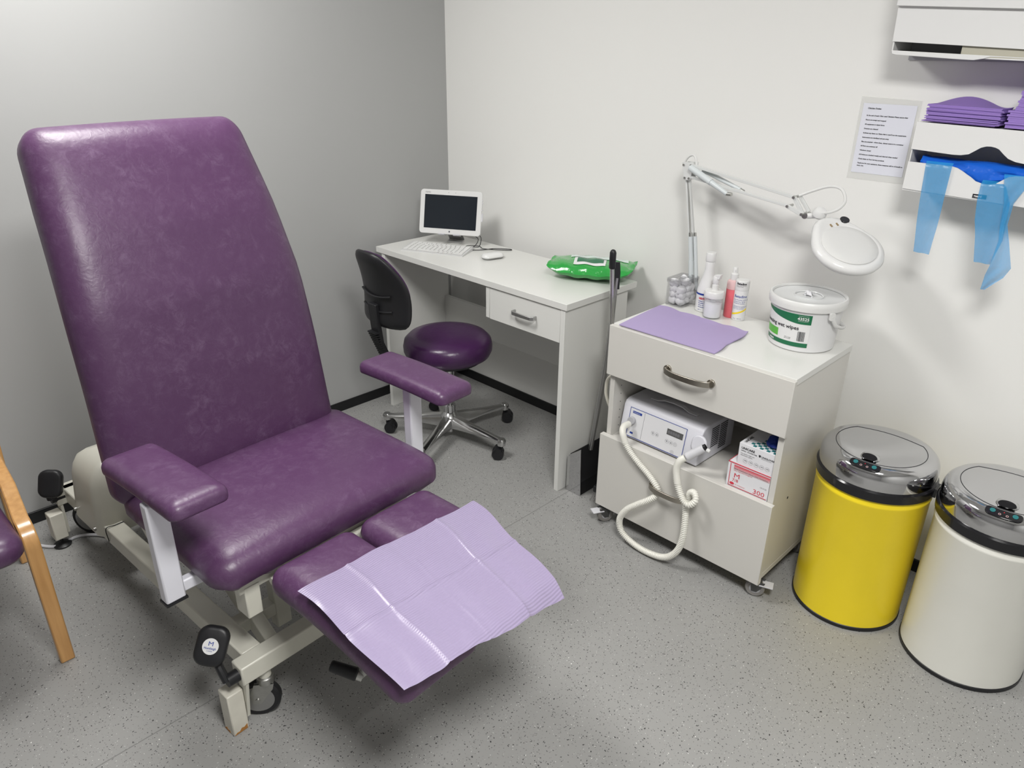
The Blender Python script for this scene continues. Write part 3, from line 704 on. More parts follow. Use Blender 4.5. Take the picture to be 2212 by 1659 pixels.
for i, (cx, cy, an) in enumerate(((X0+.035, YF+.028, math.radians(62)), (X1-.035, YF+.028, math.radians(200)), (X1-.045, YB-.04, 2.6), (X0+.035, YB-.04, .4))):
    M = T(cx+ox, cy+oy, 0) @ RZ(an)
    cst = MB(M).box((-.022, -.022, .062), (.022, .022, .068)).cyl((0, 0, .055), (0, 0, .064), .014)
    for sy in (-1, 1): cst.prism([(-.008, .02), (.008, .02), (.012, .058), (-.030, .058), (-.020, .035)], -.001, .001, T(-.014, sy*.012, 0) @ RX(PI/2))
    cst.box((-.034, -.012, .055), (.004, .012, .058)).build('castor_bracket', mat('dark_castor_metal', (.10, .10, .10), .4, metal=.6), cb)
    whl = MB(M).lathe([(.016, -.009), (.026, -.011), (.0295, -.007), (.0295, .007), (.026, .011), (.016, .010)], 28, T(-.016, 0, .0295) @ RX(PI/2)).build('castor_wheel', RUBG, cb)
    MB(M).lathe([(.017, -.0098), (.004, -.0125), (.004, .0125), (.017, .0098)], 20, T(-.016, 0, .0295) @ RX(PI/2)).build('wheel_hub', GREYP, whl)
    if i < 2: MB(M).box((-.068, -.016, .046), (-.026, .016, .050), None).build('brake_lever', LGREY, cb, bev=.001)

# cable bulging out of the cabinet's side
tag(MB().tube([(1.405, -.50, .60), (1.376, -.48, .56), (1.345, -.47, .525), (1.335, -.46, .47), (1.35, -.455, .425), (1.365, -.45, .40), (1.352, -.44, .36), (1.348, -.43, .30), (1.36, -.40, .22), (1.36, -.35, .12)][1:], .0055, 8).build('appliance_cable', CABLE), 'cream cable looping out beside the left side of the trolley cabinet', 'cable')

# ---------------- podiatry drill unit on the shelf
du = thing('podiatry_drill_unit', 'white electronic drill unit with small display on the open trolley shelf', 'machine', (1.568, -.40, .344), math.radians(-1))
# front face plane leans back
FL, FRt = -.154, .152
fy0, fy1 = -.078, -.048; hgt = .132
sec = [(fy0, .006), (fy0-.001, .012), (fy1-.012, hgt-.018), (fy1-.004, hgt-.006), (fy1+.010, hgt), (.12, hgt), (.135, hgt-.01), (.135, .006)]
MB().rings([[(x, y, z) for y, z in sec] for x in (FL, FRt)]).build('housing', mat('machine_white', (.66, .66, .71), .35), du, bev=.004, seg=3, sm=40)
for fx in (-.13, .13): MB().cyl((fx, -.05, 0), (fx, -.05, .007), .008).cyl((fx, .11, 0), (fx, .11, .007), .008).build('rubber_foot', BLACKP, du)
PM = frame((0, fy0-.0012, .012), (1, 0, 0), (0, fy1-fy0-.012, hgt-.03))
PMi = PM
def outline(mb, a0, b0, a1, b1, wd, M):
    mb.box((a0, b0, 0), (a1, b0+wd, .0006), M).box((a0, b1-wd, 0), (a1, b1, .0006), M).box((a0, b0, 0), (a0+wd, b1, .0006), M).box((a1-wd, b0, 0), (a1, b1, .0006), M)
pn = MB(PM).box((-.122, .002, .0002), (.096, .100, .0008)).build('control_panel', mat('panel_white', (.68, .68, .70), .3), du)
bl = MB(); outline(bl, -.124, .000, .098, .102, .0016, PM @ T(0, 0, .0008)); bl.box((-.112, .084, .0009), (-.076, .092, .0014), PM).box((-.110, .012, .0009), (-.098, .018, .0014), PM).build('blue_print', BLUEI, pn, sm=0)
tx = MB(); text(tx, 'PodoSystem', .0055, PM @ T(-.110, .0862, .0016)); tx.build('badge_lettering', WHITEI, pn, sm=0)
gp = MB().box((-.065, .004, .0009), (-.0642, .098, .0012), PM)
def circ(mb, x, y, r, M, wd=.0006):
    mb.rings([[(x+rr*math.cos(2*PI*i/24), y+rr*math.sin(2*PI*i/24), 0.0) for i in range(24)] for rr in (r, r-wd)], M @ T(0, 0, .0012), False, False)
for x, y, g_ in ((-.022, .040, '▽'), (-.006, .040, '△'), (.034, .033, '▽'), (.050, .033, '△'), (.066, .033, 'o'), (.060, .004, 'o')):
    circ(gp, x, y+.004, .0066, PM)
    s_ = 1 if g_ == '△' else -1
    if g_ != 'o': gp.prism([(x-.003, y+.004-.002*s_), (x+.003, y+.004-.002*s_), (x, y+.004+.003*s_)], .0010, .0014, PM)
    else: circ(gp, x, y+.004, .003, PM)
gp.build('button_print', INKG, pn, sm=0)
sc_ = MB(PM).box((.028, .060, .0008), (.088, .080, .0016)).build('digital_display', mat('lcd_grey', (.10, .10, .10), .25), pn)
tx = MB(); text(tx, '88888', .0145, PM @ T(.031, .0645, .0018), sx=1.25); tx.build('display_digits', INKG, sc_, sm=0)
pr = MB().cyl(PM @ Vector((-.108, .058, 0)), PM @ Vector((-.108, .058, .012)), .014).build('hose_port', GREYP, du, bev=.002)
MB().rr([(.004, 0), (0, .004), (0, .010), (.003, .013)], .026, .030, .024, M=frame((.150, fy0+.008, .082), (1, 0, 0), (0, .2, 1)) @ T(0, 0, -.006)).build('handpiece_holster', mat('machine_white', (.66, .66, .71), .35), du, sm=50)
hd = MB().ribbon([(-.09, .005, hgt+.003), (-.06, .005, hgt+.004), (-.035, .006, hgt+.013), (0, .007, hgt+.015), (.035, .006, hgt+.013), (.06, .005, hgt+.004), (.09, .005, hgt+.003)], (0, 1, 0), .016, .004)
hd.build('carry_handle', LGREY, du, bev=.001)
vg = MB()
for i in range(13):
    for k, y0 in enumerate((.005, .055)):
        if k == 0 and i < 3: continue
        vg.box((FRt-.0005, y0-.01, .025+i*.0072), (FRt+.0008, y0+.034, .028+i*.0072))
vg.build('side_vents', INK, du, sm=0)
hp0 = Vector((1.75, -.525, .450)); 
hpc = thing('drill_handpiece', 'pale grey handpiece with white tip docked at the right of the drill unit', 'handpiece', (1.735, -.515, .43))
MB().cyl((.022, -.002, .018), (-.020, -.022, -.022), .0125, .0145, 20).build('handpiece_grip', LGREY, hpc, bev=.002)
MB().cyl((.022, -.002, .018), (.027, .001, .022), .010, n=16).build('collar', BLACKP, hpc)
MB().cyl((.034, -.006, .018), (.046, -.006, .016), .0065, .006, 14).build('white_tip', PLASG, hpc, bev=.002, label='small glossy white tip')
# ribbed hose looping through the lower handle
HS = [(1.461, -.492, .409), (1.461, -.520, .409), (1.470, -.536, .395), (1.484, -.537, .365), (1.508, -.537, .338), (1.545, -.537, .311), (1.585, -.537, .286), (1.612, -.540, .268), (1.626, -.541, .252), (1.628, -.545, .232), (1.608, -.556, .208), (1.57, -.562, .175), (1.53, -.564, .135), (1.507, -.565, .086), (1.523, -.566, .042), (1.58, -.566, .019), (1.645, -.566, .018), (1.700, -.564, .034), (1.736, -.562, .078), (1.748, -.558, .137), (1.742, -.548, .205), (1.735, -.541, .250), (1.742, -.540, .288), (1.762, -.548, .302), (1.775, -.560, .287), (1.760, -.568, .268), (1.735, -.566, .276), (1.707, -.560, .318), (1.695, -.556, .362), (1.700, -.552, .392), (1.712, -.542, .405)]
hz_ = thing('ribbed_hose', 'ivory ribbed hose looping from the drill unit through the lower drawer handle', 'hose', (1.461, -.492, .409))
MB(T(-1.461, .492, -.409)).tube(HS, .0098, 14, sub=10, rib=(.0062, .13)).build('hose', HOSE, hz_, sm=60)
MB(T(-1.461, .492, -.409)).tube(HS[:4], .0112, 14, sub=4).build('hose_cuff', HOSE, hz_, sm=60)
MB(T(-1.461, .492, -.409)).tube(HS[-4:], .0112, 14, sub=4).build('hose_cuff', HOSE, hz_, sm=60)

# glove boxes
def gbox(name, label, x0, x1, y0, y1, z0, z1, grp=None, rz=0):
    t = thing(name, label, 'box', (x0, y0, z0), rz)
    MB().box((0, 0, 0), (x1-x0, y1-y0, z1-z0)).build('carton', CARD, t, bev=.001)
    return t
RF = lambda x, z, y=-.0006: Matrix(((1, 0, 0, x), (0, 0, -1, y), (0, 1, 0, z), (0, 0, 0, 1)))
RED = mat('carton_red', (.62, .03, .06), .4)
gl = gbox('glove_box', 'white and red carton marked M 7/8 and 300, beneath the other glove box', 1.833, 1.968, -.497, -.28, .344, .428)
rp = MB(); W_, H_ = .135, .084
rp.box((.008, .005, 0), (.0097, .080, .0004), RF(0, 0)).box((.008, .005, 0), (.132, .0067, .0004), RF(0, 0)).box((0, .0822, 0), (.135, .084, .0004), RF(0, 0))
text(rp, 'M', .022, RF(.022, .036), sx=1.25); text(rp, '7/8', .014, RF(.019, .0225), sx=1.15); text(rp, '300', .021, RF(.088, .010), sx=1.2)
rp.lathe([(.0075, 0), (.0075, .0005)], 24, RF(.020, .0145) @ Matrix.Diagonal((1, .55, 1, 1)))
rp.box((0, 0, .0842-.0001), (.135, .0016, .0846)).box((0, .0, .084), (.0016, .21, .0846))
text(rp, 'Latex, disposable handgloves', .0052, RF(.020, .0585)); text(rp, 'Dr. Professional', .0048, RF(.031, .0125))
rp.build('red_print', RED, gl, sm=0)
def redband():
    M = bpy.data.materials.new('red_fade_print'); M.use_nodes = True; nt = M.node_tree; b = nt.nodes['Principled BSDF']
    tc = nd(nt, 'ShaderNodeTexCoord'); sp = nd(nt, 'ShaderNodeSeparateXYZ'); mr = nd(nt, 'ShaderNodeMapRange'); mr.inputs['From Min'].default_value = .056; mr.inputs['From Max'].default_value = .079
    mx = nd(nt, 'ShaderNodeMix', data_type='RGBA'); mx.inputs['A'].default_value = (.74, .74, .77, 1); mx.inputs['B'].default_value = (.62, .02, .05, 1)
    nt.links.new(tc.outputs['Object'], sp.inputs[0]); nt.links.new(sp.outputs['Z'], mr.inputs['Value']); nt.links.new(mr.outputs['Result'], mx.inputs['Factor']); nt.links.new(mx.outputs['Result'], b.inputs['Base Color']); b.inputs['Roughness'].default_value = .4
    return M
MB().box((.020, .063, .0001), (.135, .0785, .0003), RF(0, 0)).build('red_band', redband(), gl, sm=0)
gk = MB(); text(gk, 'Nitrile Examination Gloves, (L/D), Powderfree', .0058, RF(.020, .0645, -.0009), bold=.0001)
gk.build('small_print', INKG, gl, sm=0)
gk = MB(); text(gk, 'CE 0123', .006, RF(.108, .036)); gk.build('mark_print', INKG, gl, sm=0)
gu = gbox('glove_box', 'white glove box with teal chequered top and blue glove, on the red-printed box', 1.856, 1.968, -.492, -.27, .4285, .498)
ik = MB(); text(ik, 'UNICARE', .0100, RF(.008, .052), bold=.0003); text(ik, 'NITRILE · POWDER-FREE', .0046, RF(.008, .045), bold=.0001); text(ik, 'non-sterile, single use\nexamination gloves', .0050, RF(.008, .036), ls=1.1); text(ik, 'UNIGLOVES', .0075, RF(.072, .046), bold=.0002); text(ik, 'PROTECTING LIFE FIRST', .0030, RF(.072, .0415)); ik.prism([(.0640, .0525), (.0700, .0525), (.0700, .0475), (.0670, .0445), (.0640, .0475)], 0, .0003, RF(0, 0))
text(ik, 'UNICARE', .012, Matrix(((0, 1, 0, .022), (-1, 0, 0, .12), (0, 0, 1, .0702), (0, 0, 0, 1))) @ RZ(0), bold=.0004) if False else text(ik, 'UNICARE', .011, Matrix(((0, -1, 0, .016), (1, 0, 0, .010), (0, 0, 1, .0702), (0, 0, 0, 1))), bold=.0003)
ik.build('print', INK, gu, sm=0)
ci = MB()
for i in range(5):
    circ(ci, .026+i*.0175, .017, .0068, RF(0, 0), .0005); ci.box((.0225+i*.0175, .0165, .0002), (.0295+i*.0175, .0178, .0004), RF(0, 0))
ci.build('icon_print', INKG, gu, sm=0)
tl = MB(); random.seed(3)
for i in range(9):
    for j in range(14):
        if (i+j) % 2 == 0 and i >= (3 if j > 3 else 2) - (j < 2): tl.box((.018+i*.0105, .004+j*.0105, .0695), (.028+i*.0105, .014+j*.0105, .0702))
tl.build('chequer_print', TEALI, gu, sm=0)
bg = MB(); random.seed(11)
def blobmesh(mb, c, rx, ry, rz_, amp, seed, n=20, m_=14, M=None):
    rnd = random.Random(seed); ph = [rnd.uniform(0, 6) for _ in range(8)]
    rs = []
    for j in range(m_):
        th = (j+.02)/(m_-1+.04)*PI
        rs.append([(c[0]+rx*(1+amp*math.sin(3*2*PI*i/n+ph[0]+th*2)+amp*math.sin(5*2*PI*i/n+ph[1]-th*3))*math.sin(th)*math.cos(2*PI*i/n),
                    c[1]+ry*(1+amp*math.sin(4*2*PI*i/n+ph[2]+th*3))*math.sin(th)*math.sin(2*PI*i/n),
                    c[2]-rz_*math.cos(th)*(1+amp*math.sin(2*2*PI*i/n+ph[3]))) for i in range(n)])
    return mb.rings(rs, M)
blobmesh(bg, (.082, .072, .078), .030, .042, .016, .14, 5); blobmesh(bg, (.092, .042, .080), .018, .022, .008, .16, 8)
bg.build('protruding_glove', BGLOVE, gu, sm=80, sub=1)

# ---------------- things on the cabinet top
def onTop(x, y): return (x, y, ZT)
# folded lilac pad
fp = thing('folded_lilac_pad', 'folded lilac paper pad lying flat on the front of the trolley top', 'pad', onTop(1.55, -.385))
Q = [Vector(p) for p in ((1.402, -.506, 0), (1.742, -.503, 0), (1.729, -.273, 0), (1.382, -.252, 0))]
vs = []; n1, n2 = 49, 25
for k in (1, 0):
    for j in range(n2):
        for i in range(n1):
            s, q = i/(n1-1), j/(n2-1)
            p = (Q[0]*(1-s)+Q[1]*s)*(1-q)+(Q[3]*(1-s)+Q[2]*s)*q
            p.x += .004*math.sin(q*11)*(s > .8)*(s-.8)*5; p.y += .003*math.sin(s*17)*(q > .85)*(q-.85)*6
            h = .0035+.0018*math.sin(s*9+.5)*math.sin(q*3)+.0012*math.exp(-abs(s-.46)*70)+.005*max(0, (s-.93)/.07)*abs(math.sin(q*7))+.003*max(0, (q-.9)/.1)*abs(math.sin(s*13))
            vs.append((p.x-1.55, p.y+.385, h if k else max(.0006, h-.0035)))
g = MB(); F_ = [(j*n1+i, j*n1+i+1, (j+1)*n1+i+1, (j+1)*n1+i) for j in range(n2-1) for i in range(n1-1)]; NN = n1*n2
F2 = [tuple(a+NN for a in f[::-1]) for f in F_]
bd = [i for i in range(n1)]+[j*n1+n1-1 for j in range(1, n2)]+[(n2-1)*n1+i for i in range(n1-2, -1, -1)]+[j*n1 for j in range(n2-2, 0, -1)]
Fs = [(bd[i], bd[(i+1) % len(bd)], bd[(i+1) % len(bd)]+NN, bd[i]+NN) for i in range(len(bd))]
g.add(vs, F_+F2+Fs); g.build('pad', LILACD, fp, sm=50)

# cotton balls in their smoky box
cbx = thing('cotton_wool_box', 'clear smoky square box of cotton balls on the trolley top', 'container', onTop(1.413, -.172))
w0, d0, hh = .035, .048, .093
bxm = MB()
bxm.prism(rrect(w0, d0, .008), 0, .003)
bxm.rings([[(x, y, z) for x, y in rrect(a, b, .008)] for a, b, z in ((w0, d0, 0), (w0, d0, hh-.010), (w0-.002, d0-.002, hh-.010), (w0-.002, d0-.002, .003))], cap1=False, cap0=False)
bxm.build('box', SMOKE, cbx, sm=50)
MB().prism(rrect(w0+.0015, d0+.0015, .009), hh-.008, hh-.004).rings([[(x, y, z) for x, y in rrect(a, b, .009)] for a, b, z in ((w0+.0015, d0+.0015, hh-.014), (w0+.0015, d0+.0015, hh), (w0-.001, d0-.001, hh), (w0-.001, d0-.001, hh-.004))], cap0=False, cap1=False).lathe([(.011, hh-.004), (.011, hh-.001), (.008, hh-.001), (.007, hh-.003)], 24, cap0=False).build('lid', mat('smoky_lid', (.24, .24, .26), .08, alpha=.24), cbx, sm=40)
random.seed(5)
proto = None; k = 0
for lay in range(4):
    for ix in range(2):
        for iy in range(3):
            if lay == 3 and (ix+iy) % 2: continue
            x = 1.413-.0145+ix*.029+random.uniform(-.0015, .0015); y = -.172-.028+iy*.028+random.uniform(-.002, .002); z = ZT+.0165+lay*.0195+random.uniform(0, .001)
            if proto is None:
                proto = blobmesh(MB(), (0, 0, 0), .0172, .0162, .0145, .13, 4, 18, 12).build('cotton_ball', COTTON, sm=80); o = proto
            else:
                o = proto.copy(); C.objects.link(o)
            o.location = (x, y, z); o.rotation_euler = (random.uniform(-.5, .5), random.uniform(-.5, .5), random.random()*6)
            tag(o, 'white cotton wool ball inside the clear smoky box on the trolley', 'cotton ball', 'cotton balls in the smoky box')

# white long-necked bottle
b1 = thing('foot_spray_bottle', 'white long-necked bottle with blue band and red lettering beside the cotton box', 'bottle', onTop(1.512, -.178))
MB().lathe([(.030, 0), (.0335, .004), (.0335, .066), (.033, .072), (.031, .082), (.025, .105), (.0185, .125), (.0155, .145), (.0155, .168), (.013, .172)], 40).build('bottle_body', PLASG, b1)
MB().lathe([(.0165, .171), (.0170, .173), (.0170, .196), (.015, .199), (.005, .199)], 32).build('bottle_cap', PLAS, b1)
AZ = math.radians(-62)   # towards the viewer
def wrap(r, a0):
    return lambda x, y, z: Vector((r*math.cos(a0+x/r), r*math.sin(a0+x/r), y))
def band(mb, r, a0, a1, z0, z1, n=24, zf=None):
    vs = []
    for i in range(n+1):
        a = a0+(a1-a0)*i/n; dz = zf(i/n) if zf else (0, 0)
        vs += [(r*math.cos(a), r*math.sin(a), z0+dz[0]), (r*math.cos(a), r*math.sin(a), z1+dz[1])]
    return mb.add(vs, [(2*i, 2*i+2, 2*i+3, 2*i+1) for i in range(n)])
band(MB(), .0338, 0, 2*PI, .060, .066, 40).build('blue_band', BLUEI, b1, sm=60)
q = MB(); text(q, 'GEHWOL', .0105, Matrix(), mp=wrap(.0338, AZ-.62), bold=.0003) if False else None
q = MB(); text(q, 'GEHWOL', .0095, T(0, 0, .046), mp=wrap(.0339, AZ-.75), bold=.0004, sx=.95); q.build('red_lettering', REDI, b1, sm=0)
q = MB()
for i, s_ in enumerate(('Fußdeo Lotion', 'Desinfektion der Haut', 'Lotion de pied', 'Deodorante per')):
    text(q, s_, .0052, T(0, 0, .038-i*.0065), mp=wrap(.0339, AZ-.75), bold=.0001)
text(q, '500 ml', .0045, T(0, 0, .009), mp=wrap(.0339, AZ-.75)); q.build('blue_lettering', BLUEI, b1, sm=0)

# pump jar
b2 = thing('pump_dispenser', 'small clear jar with white contents and white pump, in front of the bottles', 'dispenser', onTop(1.564, -.222))
MB().lathe([(.027, 0), (.0295, .004), (.0300, .070), (.028, .074), (.0265, .074), (.0280, .069), (.0275, .005), (.002, .004)], 40, cap1=False).build('jar', CLEAR, b2, sm=40)
MB().lathe([(.0268, .0055), (.0270, .050), (.004, .053)], 36).build('jar_contents', COTTON, b2)
MB().lathe([(.032, .070), (.0325, .072), (.0325, .088), (.030, .091), (.012, .093), (.0105, .096), (.0105, .110), (.009, .111), (.009, .118)], 40).build('jar_cap', PLAS, b2, sm=40)
MB().lathe([(.010, .116), (.0108, .118), (.0105, .136), (.009, .139)], 20).prism([(-.010, -.010), (.012, -.006), (.017, .010), (-.006, .006)], -.008, .008, T(.002, 0, .137) @ RX(PI/2)).build('pump_head', PLAS, b2, bev=.001)
MB().cyl((0, 0, .055), (0, 0, .072), .008).build('pump_tube', PLAS, b2)

# pink spray bottle
b3 = thing('pink_spray_bottle', 'slim bottle of pink liquid with white spray nozzle', 'bottle', onTop(1.600, -.170))
MB().lathe([(.019, 0), (.0210, .003), (.0212, .095)], 36, cap1=True).build('pink_liquid', PINKL, b3)
MB().lathe([(.0213, .0955), (.0213, .115), (.019, .122), (.012, .126), (.010, .128)], 36, cap0=False).build('bottle_shoulder', PINKC, b3)
MB().lathe([(.0125, .124), (.0130, .126), (.0130, .144), (.0105, .147), (.0085, .148), (.0078, .163), (.006, .166)], 28).cyl((.004, -.006, .158), (.006, -.0095, .158), .0022, n=10).build('spray_nozzle', PLAS, b3)

# betadine can
b4 = thing('spray_can', 'slim white spray can with blue lettering and yellow stripe beside the pink bottle', 'can', onTop(1.634, -.176))
MB().lathe([(.0205, 0), (.0220, .002), (.0220, .098), (.021, .102)], 36).build('can_body', PLASG, b4)
MB().lathe([(.0222, .101), (.0224, .103), (.0222, .130), (.020, .133), (.005, .134)], 36).build('can_cap', PLAS, b4)
q = MB(); text(q, 'Betadine', .0125, T(0, 0, .078), mp=wrap(.0222, AZ-1.05), bold=.0002); text(q, 'Dry Powder 2.5% w/w\nCutaneous Spray\nPovidone-iodine', .0058, T(0, 0, .069), mp=wrap(.0222, AZ-1.05)); text(q, 'Antiseptic for treatment and\nprevention of infection in\nminor cuts and burns', .0042, T(0, 0, .048), mp=wrap(.0222, AZ-1.0)); text(q, '55 g   100 ml', .005, T(0, 0, .006), mp=wrap(.0222, AZ-.8)); q.build('blue_lettering', BLUEI, b4, sm=0)
q = MB(); text(q, 'Betadine', .0090, T(0, 0, .121), mp=wrap(.0226, AZ-.85), bold=.0004); text(q, 'Dry Powder 2.5% w/w\nPovidone-iodine', .0035, T(0, 0, .1165), mp=wrap(.0226, AZ-.85)); q.build('cap_lettering', INK, b4, sm=0)
band(MB(), .0222, AZ-1.2, AZ+1.2, .018, .024, 20, lambda f: (.020*f**1.3, .020*f**1.3)).build('yellow_stripe', YELI, b4, sm=60)

# bucket of wipes
bk = thing('wipes_bucket', 'white plastic bucket of wipes with green printed label on the trolley top', 'bucket', onTop(1.872, -.228))
MB().lathe([(.088, 0), (.093, .004), (.0965, .06), (.102, .128), (.1035, .135), (.100, .135)], 64).build('bucket_body', mat('bucket_plastic', (.71, .71, .715), .3), bk)
ld = MB().lathe([(.1045, .126), (.109, .128), (.1105, .140), (.110, .150), (.107, .154), (.103, .154), (.101, .148)], 64, cap0=False, cap1=False).build('lid_rim', PLAS, bk, sm=50)
MB().lathe([(.102, .147), (.098, .148), (.095, .146), (.05, .147), (.001, .147)], 64, cap0=False).lathe([(.042, .147), (.042, .151), (.039, .151), (.037, .148)], 40, cap0=False, cap1=False).build('lid_panel', mat('translucent_lid', (.66, .67, .67), .25), ld, sm=50)
q = MB(); random.seed(9)
for k in range(5):
    a = k*1.3; q.ribbon([(.004*k-.01+.012*math.cos(a), .010*math.sin(a), .147), (.003*math.cos(a), .004*math.sin(a), .155+.002*k), (.016*math.cos(a+1.2), .016*math.sin(a+1.2), .150+.001*k)], (math.sin(a), math.cos(a), .3), .014, .0008)
q.build('protruding_wipe', COTTON, bk, sm=80)
hn = []
for k in range(19):
    a = -PI/2+PI*k/18
    hn.append((.112*math.sin(a), -.0, .0))
# bail handle hanging down on the right/back side: pivots at both sides of the rim
hn = [Vector((.111*math.cos(q_), .111*math.sin(q_), .118-.058*max(0, math.sin((q_-math.radians(-28))/math.radians(180)*PI))**.4)) for q_ in [math.radians(-28+180*k/20) for k in range(21)]]
MB().tube(hn, .0045, 10, sub=2, flat=(1.3, .8)).build('bucket_handle', PLAS, bk, sm=60)
q = MB()
for a in (-28, 152):
    r_ = math.radians(a); q.rr([(.003, -.004), (0, 0), (.001, .005)], .010, .012, .006, M=frame((.1085*math.cos(r_), .1085*math.sin(r_), .118), (-math.sin(r_), math.cos(r_), 0), (0, 0, 1)), K=4, S_=2)
q.build('handle_lug', PLAS, bk, sm=50)
def coneR(z): return .0932+(z-.004)/.056*.0035 if z < .06 else .0965+(z-.06)/.068*.0055
AB = math.radians(-104); RB = .0985
def cw_(x, y, z, dr=.0008): r = coneR(y)+dr; a = AB+x/RB; return Vector((r*math.cos(a), r*math.sin(a), y))
def cband(mb, x0, x1, lo, hi, n=40, dr=.0006):
    vs = []
    for i in range(n+1):
        x = x0+(x1-x0)*i/n; f = i/n; a, b = lo(f), hi(f)
        vs += [cw_(x, a, 0, dr), cw_(x, (a+b)/2, 0, dr), cw_(x, b, 0, dr)]
    return mb.add(vs, [(3*i+k, 3*i+3+k, 3*i+4+k, 3*i+1+k) for i in range(n) for k in (0, 1)])
LX0, LX1 = -.075, .082
lab = cband(MB(), LX0, LX1, lambda f: .018, lambda f: .118).build('paper_label', WHITEI, bk, sm=60)
q = MB(); cband(q, LX0, LX1, lambda f: .018, lambda f: .031, dr=.001); cband(q, LX0, LX1, lambda f: .093+.020*max(0, 1-f*1.25)**1.2-(.004*math.sin(min(1, f*1.3)*PI*.5)), lambda f: .118, dr=.001); q.build('green_bands', GREEND, lab, sm=60)
cband(MB(), LX0, -.012, lambda f: .038, lambda f: .061, dr=.001).build('light_green_panel', GREENL, lab, sm=60)
q = MB(); text(q, 'cleansing wet wipes', .0165, T(0, 0, 0), mp=lambda x, y, z: cw_(x-.080, y+.070, 0, .0012), bold=.0003)
random.seed(2); x = .050
while x < .070:
    w_ = random.choice((.0006, .001, .0014)); cband(q, x, x+w_, lambda f: .036, lambda f: .066, 1, .0012); x += w_+random.choice((.0005, .0009))
text(q, 'clean + wipe\nskin friendly', .004, Matrix(), mp=lambda x, y, z: cw_(x+.012, y+.042, 0, .0012)); q.build('label_lettering', INK, lab, sm=0)
q = MB(); text(q, '43525', .0125, Matrix(), mp=lambda x, y, z: cw_(x+.044, y+.101, 0, .0016), bold=.0003); cband(q, .046, .074, lambda f: .1135, lambda f: .1141, 8, .0016); cband(q, .046, .074, lambda f: .0975, lambda f: .0981, 8, .0016)
text(q, 'wipes', .010, Matrix(), mp=lambda x, y, z: cw_(x-.050, y+.0215, 0, .0016), bold=.0003); q.build('white_lettering', WHITEI, lab, sm=0)

# ================================================================ MAGNIFIER LAMP
lm = thing('magnifier_lamp', 'white swing-arm magnifying lamp with round head above the bucket', 'lamp', (1.41, -.10, ZT))
LO = Vector((1.41, -.10, ZT))
def V(x, y, z): return Vector((x, y, z))-LO
E1 = V(1.340, -.10, 1.192)      # elbow
lo1 = V(1.425, -.105, .775)
cl1 = MB().box(V(1.395, -.150, ZT), V(1.455, -.085, ZT+.014)).box(V(1.395, -.100, .70), V(1.455, -.085, ZT+.01)).cyl(V(1.425, -.11, ZT+.01), V(1.425, -.11, ZT+.045), .009).build('clamp', PLAS, lm, bev=.002)
LW = mat('lamp_white', (.66, .67, .66), .35)
lw = MB()
for dx in (-.009, .009): lw.ribbon([V(1.425+dx, -.105, .78), V(1.343+dx*.6, -.10, 1.165)], (0, 1, 0), .012, .006)
lw.build('lower_arm', LW, lm, bev=.001)
sl = mat('pale_sleeve', (.62, .66, .67), .35)
LW = mat('lamp_white', (.66, .67, .66), .35)
MB().cyl(V(1.416, -.118, .79), V(1.402, -.116, .885), .0095, n=16).cyl(V(1.402, -.116, .885), V(1.388, -.114, .965), .0080, n=16).cyl(V(1.440, -.122, .79), V(1.408, -.118, .97), .0065, n=14).build('spring_sleeve', sl, lm)
MB().cyl(V(1.388, -.114, .965), V(1.386, -.114, .978), .0055, n=10).cyl(V(1.408, -.118, .97), V(1.406, -.118, .982), .005, n=10).cyl(V(1.386, -.114, .975), V(1.350, -.104, 1.16), .0014, n=6).build('spring', STEEL, lm)
el = MB()
for y in (-.118, -.088):
    el.prism([(1.328-1.41, 1.205-ZT), (1.372-1.41, 1.207-ZT), (1.366-1.41, 1.150-ZT), (1.340-1.41, 1.148-ZT)], -.0015, .0015, T(0, y+.10, 0) @ RX(PI/2))
el.build('elbow_bracket', LW, lm, bev=.001)
q = MB()
for x, z in ((1.336, 1.197), (1.364, 1.198), (1.345, 1.156), (1.361, 1.156)): q.cyl(V(x, -.123, z), V(x, -.083, z), .0035, n=12)
q.build('bolts', STEEL, lm)
J1 = V(1.757, -.175, 1.156); J2 = V(1.742, -.175, 1.128)
ua = MB().ribbon([V(1.362, -.112, 1.198), J1+Vector((-.004, 0, .0))], (0, 1, 0), .012, .009).ribbon([V(1.362, -.112, 1.160), J2], (0, 1, 0), .010, .008)
ua.build('upper_arm', LW, lm, bev=.001)
MB().cyl(V(1.368, -.128, 1.192), V(1.460, -.146, 1.158), .0105, .0105, 18).cyl(V(1.460, -.146, 1.158), V(1.528, -.158, 1.132), .0090, .0065, 18).cyl(V(1.40, -.10, 1.185), V(1.555, -.125, 1.145), .008, .006, 14).build('spring_sleeve', sl, lm)
MB().cyl(V(1.528, -.158, 1.132), V(1.545, -.160, 1.133), .006, n=12).cyl(V(1.555, -.125, 1.145), V(1.568, -.128, 1.142), .005, n=12).build('spring', STEEL, lm)
fb = MB().ribbon([J1+Vector((0, -.004, 0)), V(1.790, -.178, 1.112)], (0, 1, 0), .006, .012).ribbon([J1+Vector((.008, .016, .002)), V(1.800, -.160, 1.118)], (0, 1, 0), .006, .010).ribbon([J2+Vector((0, -.006, 0)), V(1.790, -.180, 1.110)], (0, 1, 0), .004, .012)
fb.build('head_bracket', LW, lm, bev=.001)
q = MB()
for p in (J1, J2, V(1.790, -.178, 1.112)): q.cyl(p+Vector((0, -.012, 0)), p+Vector((0, .026, 0)), .004, n=12)
q.cyl(V(1.797, -.180, 1.108), V(1.797, -.150, 1.108), .009, n=14)
q.build('bolts', STEEL, lm)
nH = Vector((.351, -.311, .883)).normalized(); cH = V(1.955, -.228, 1.048)
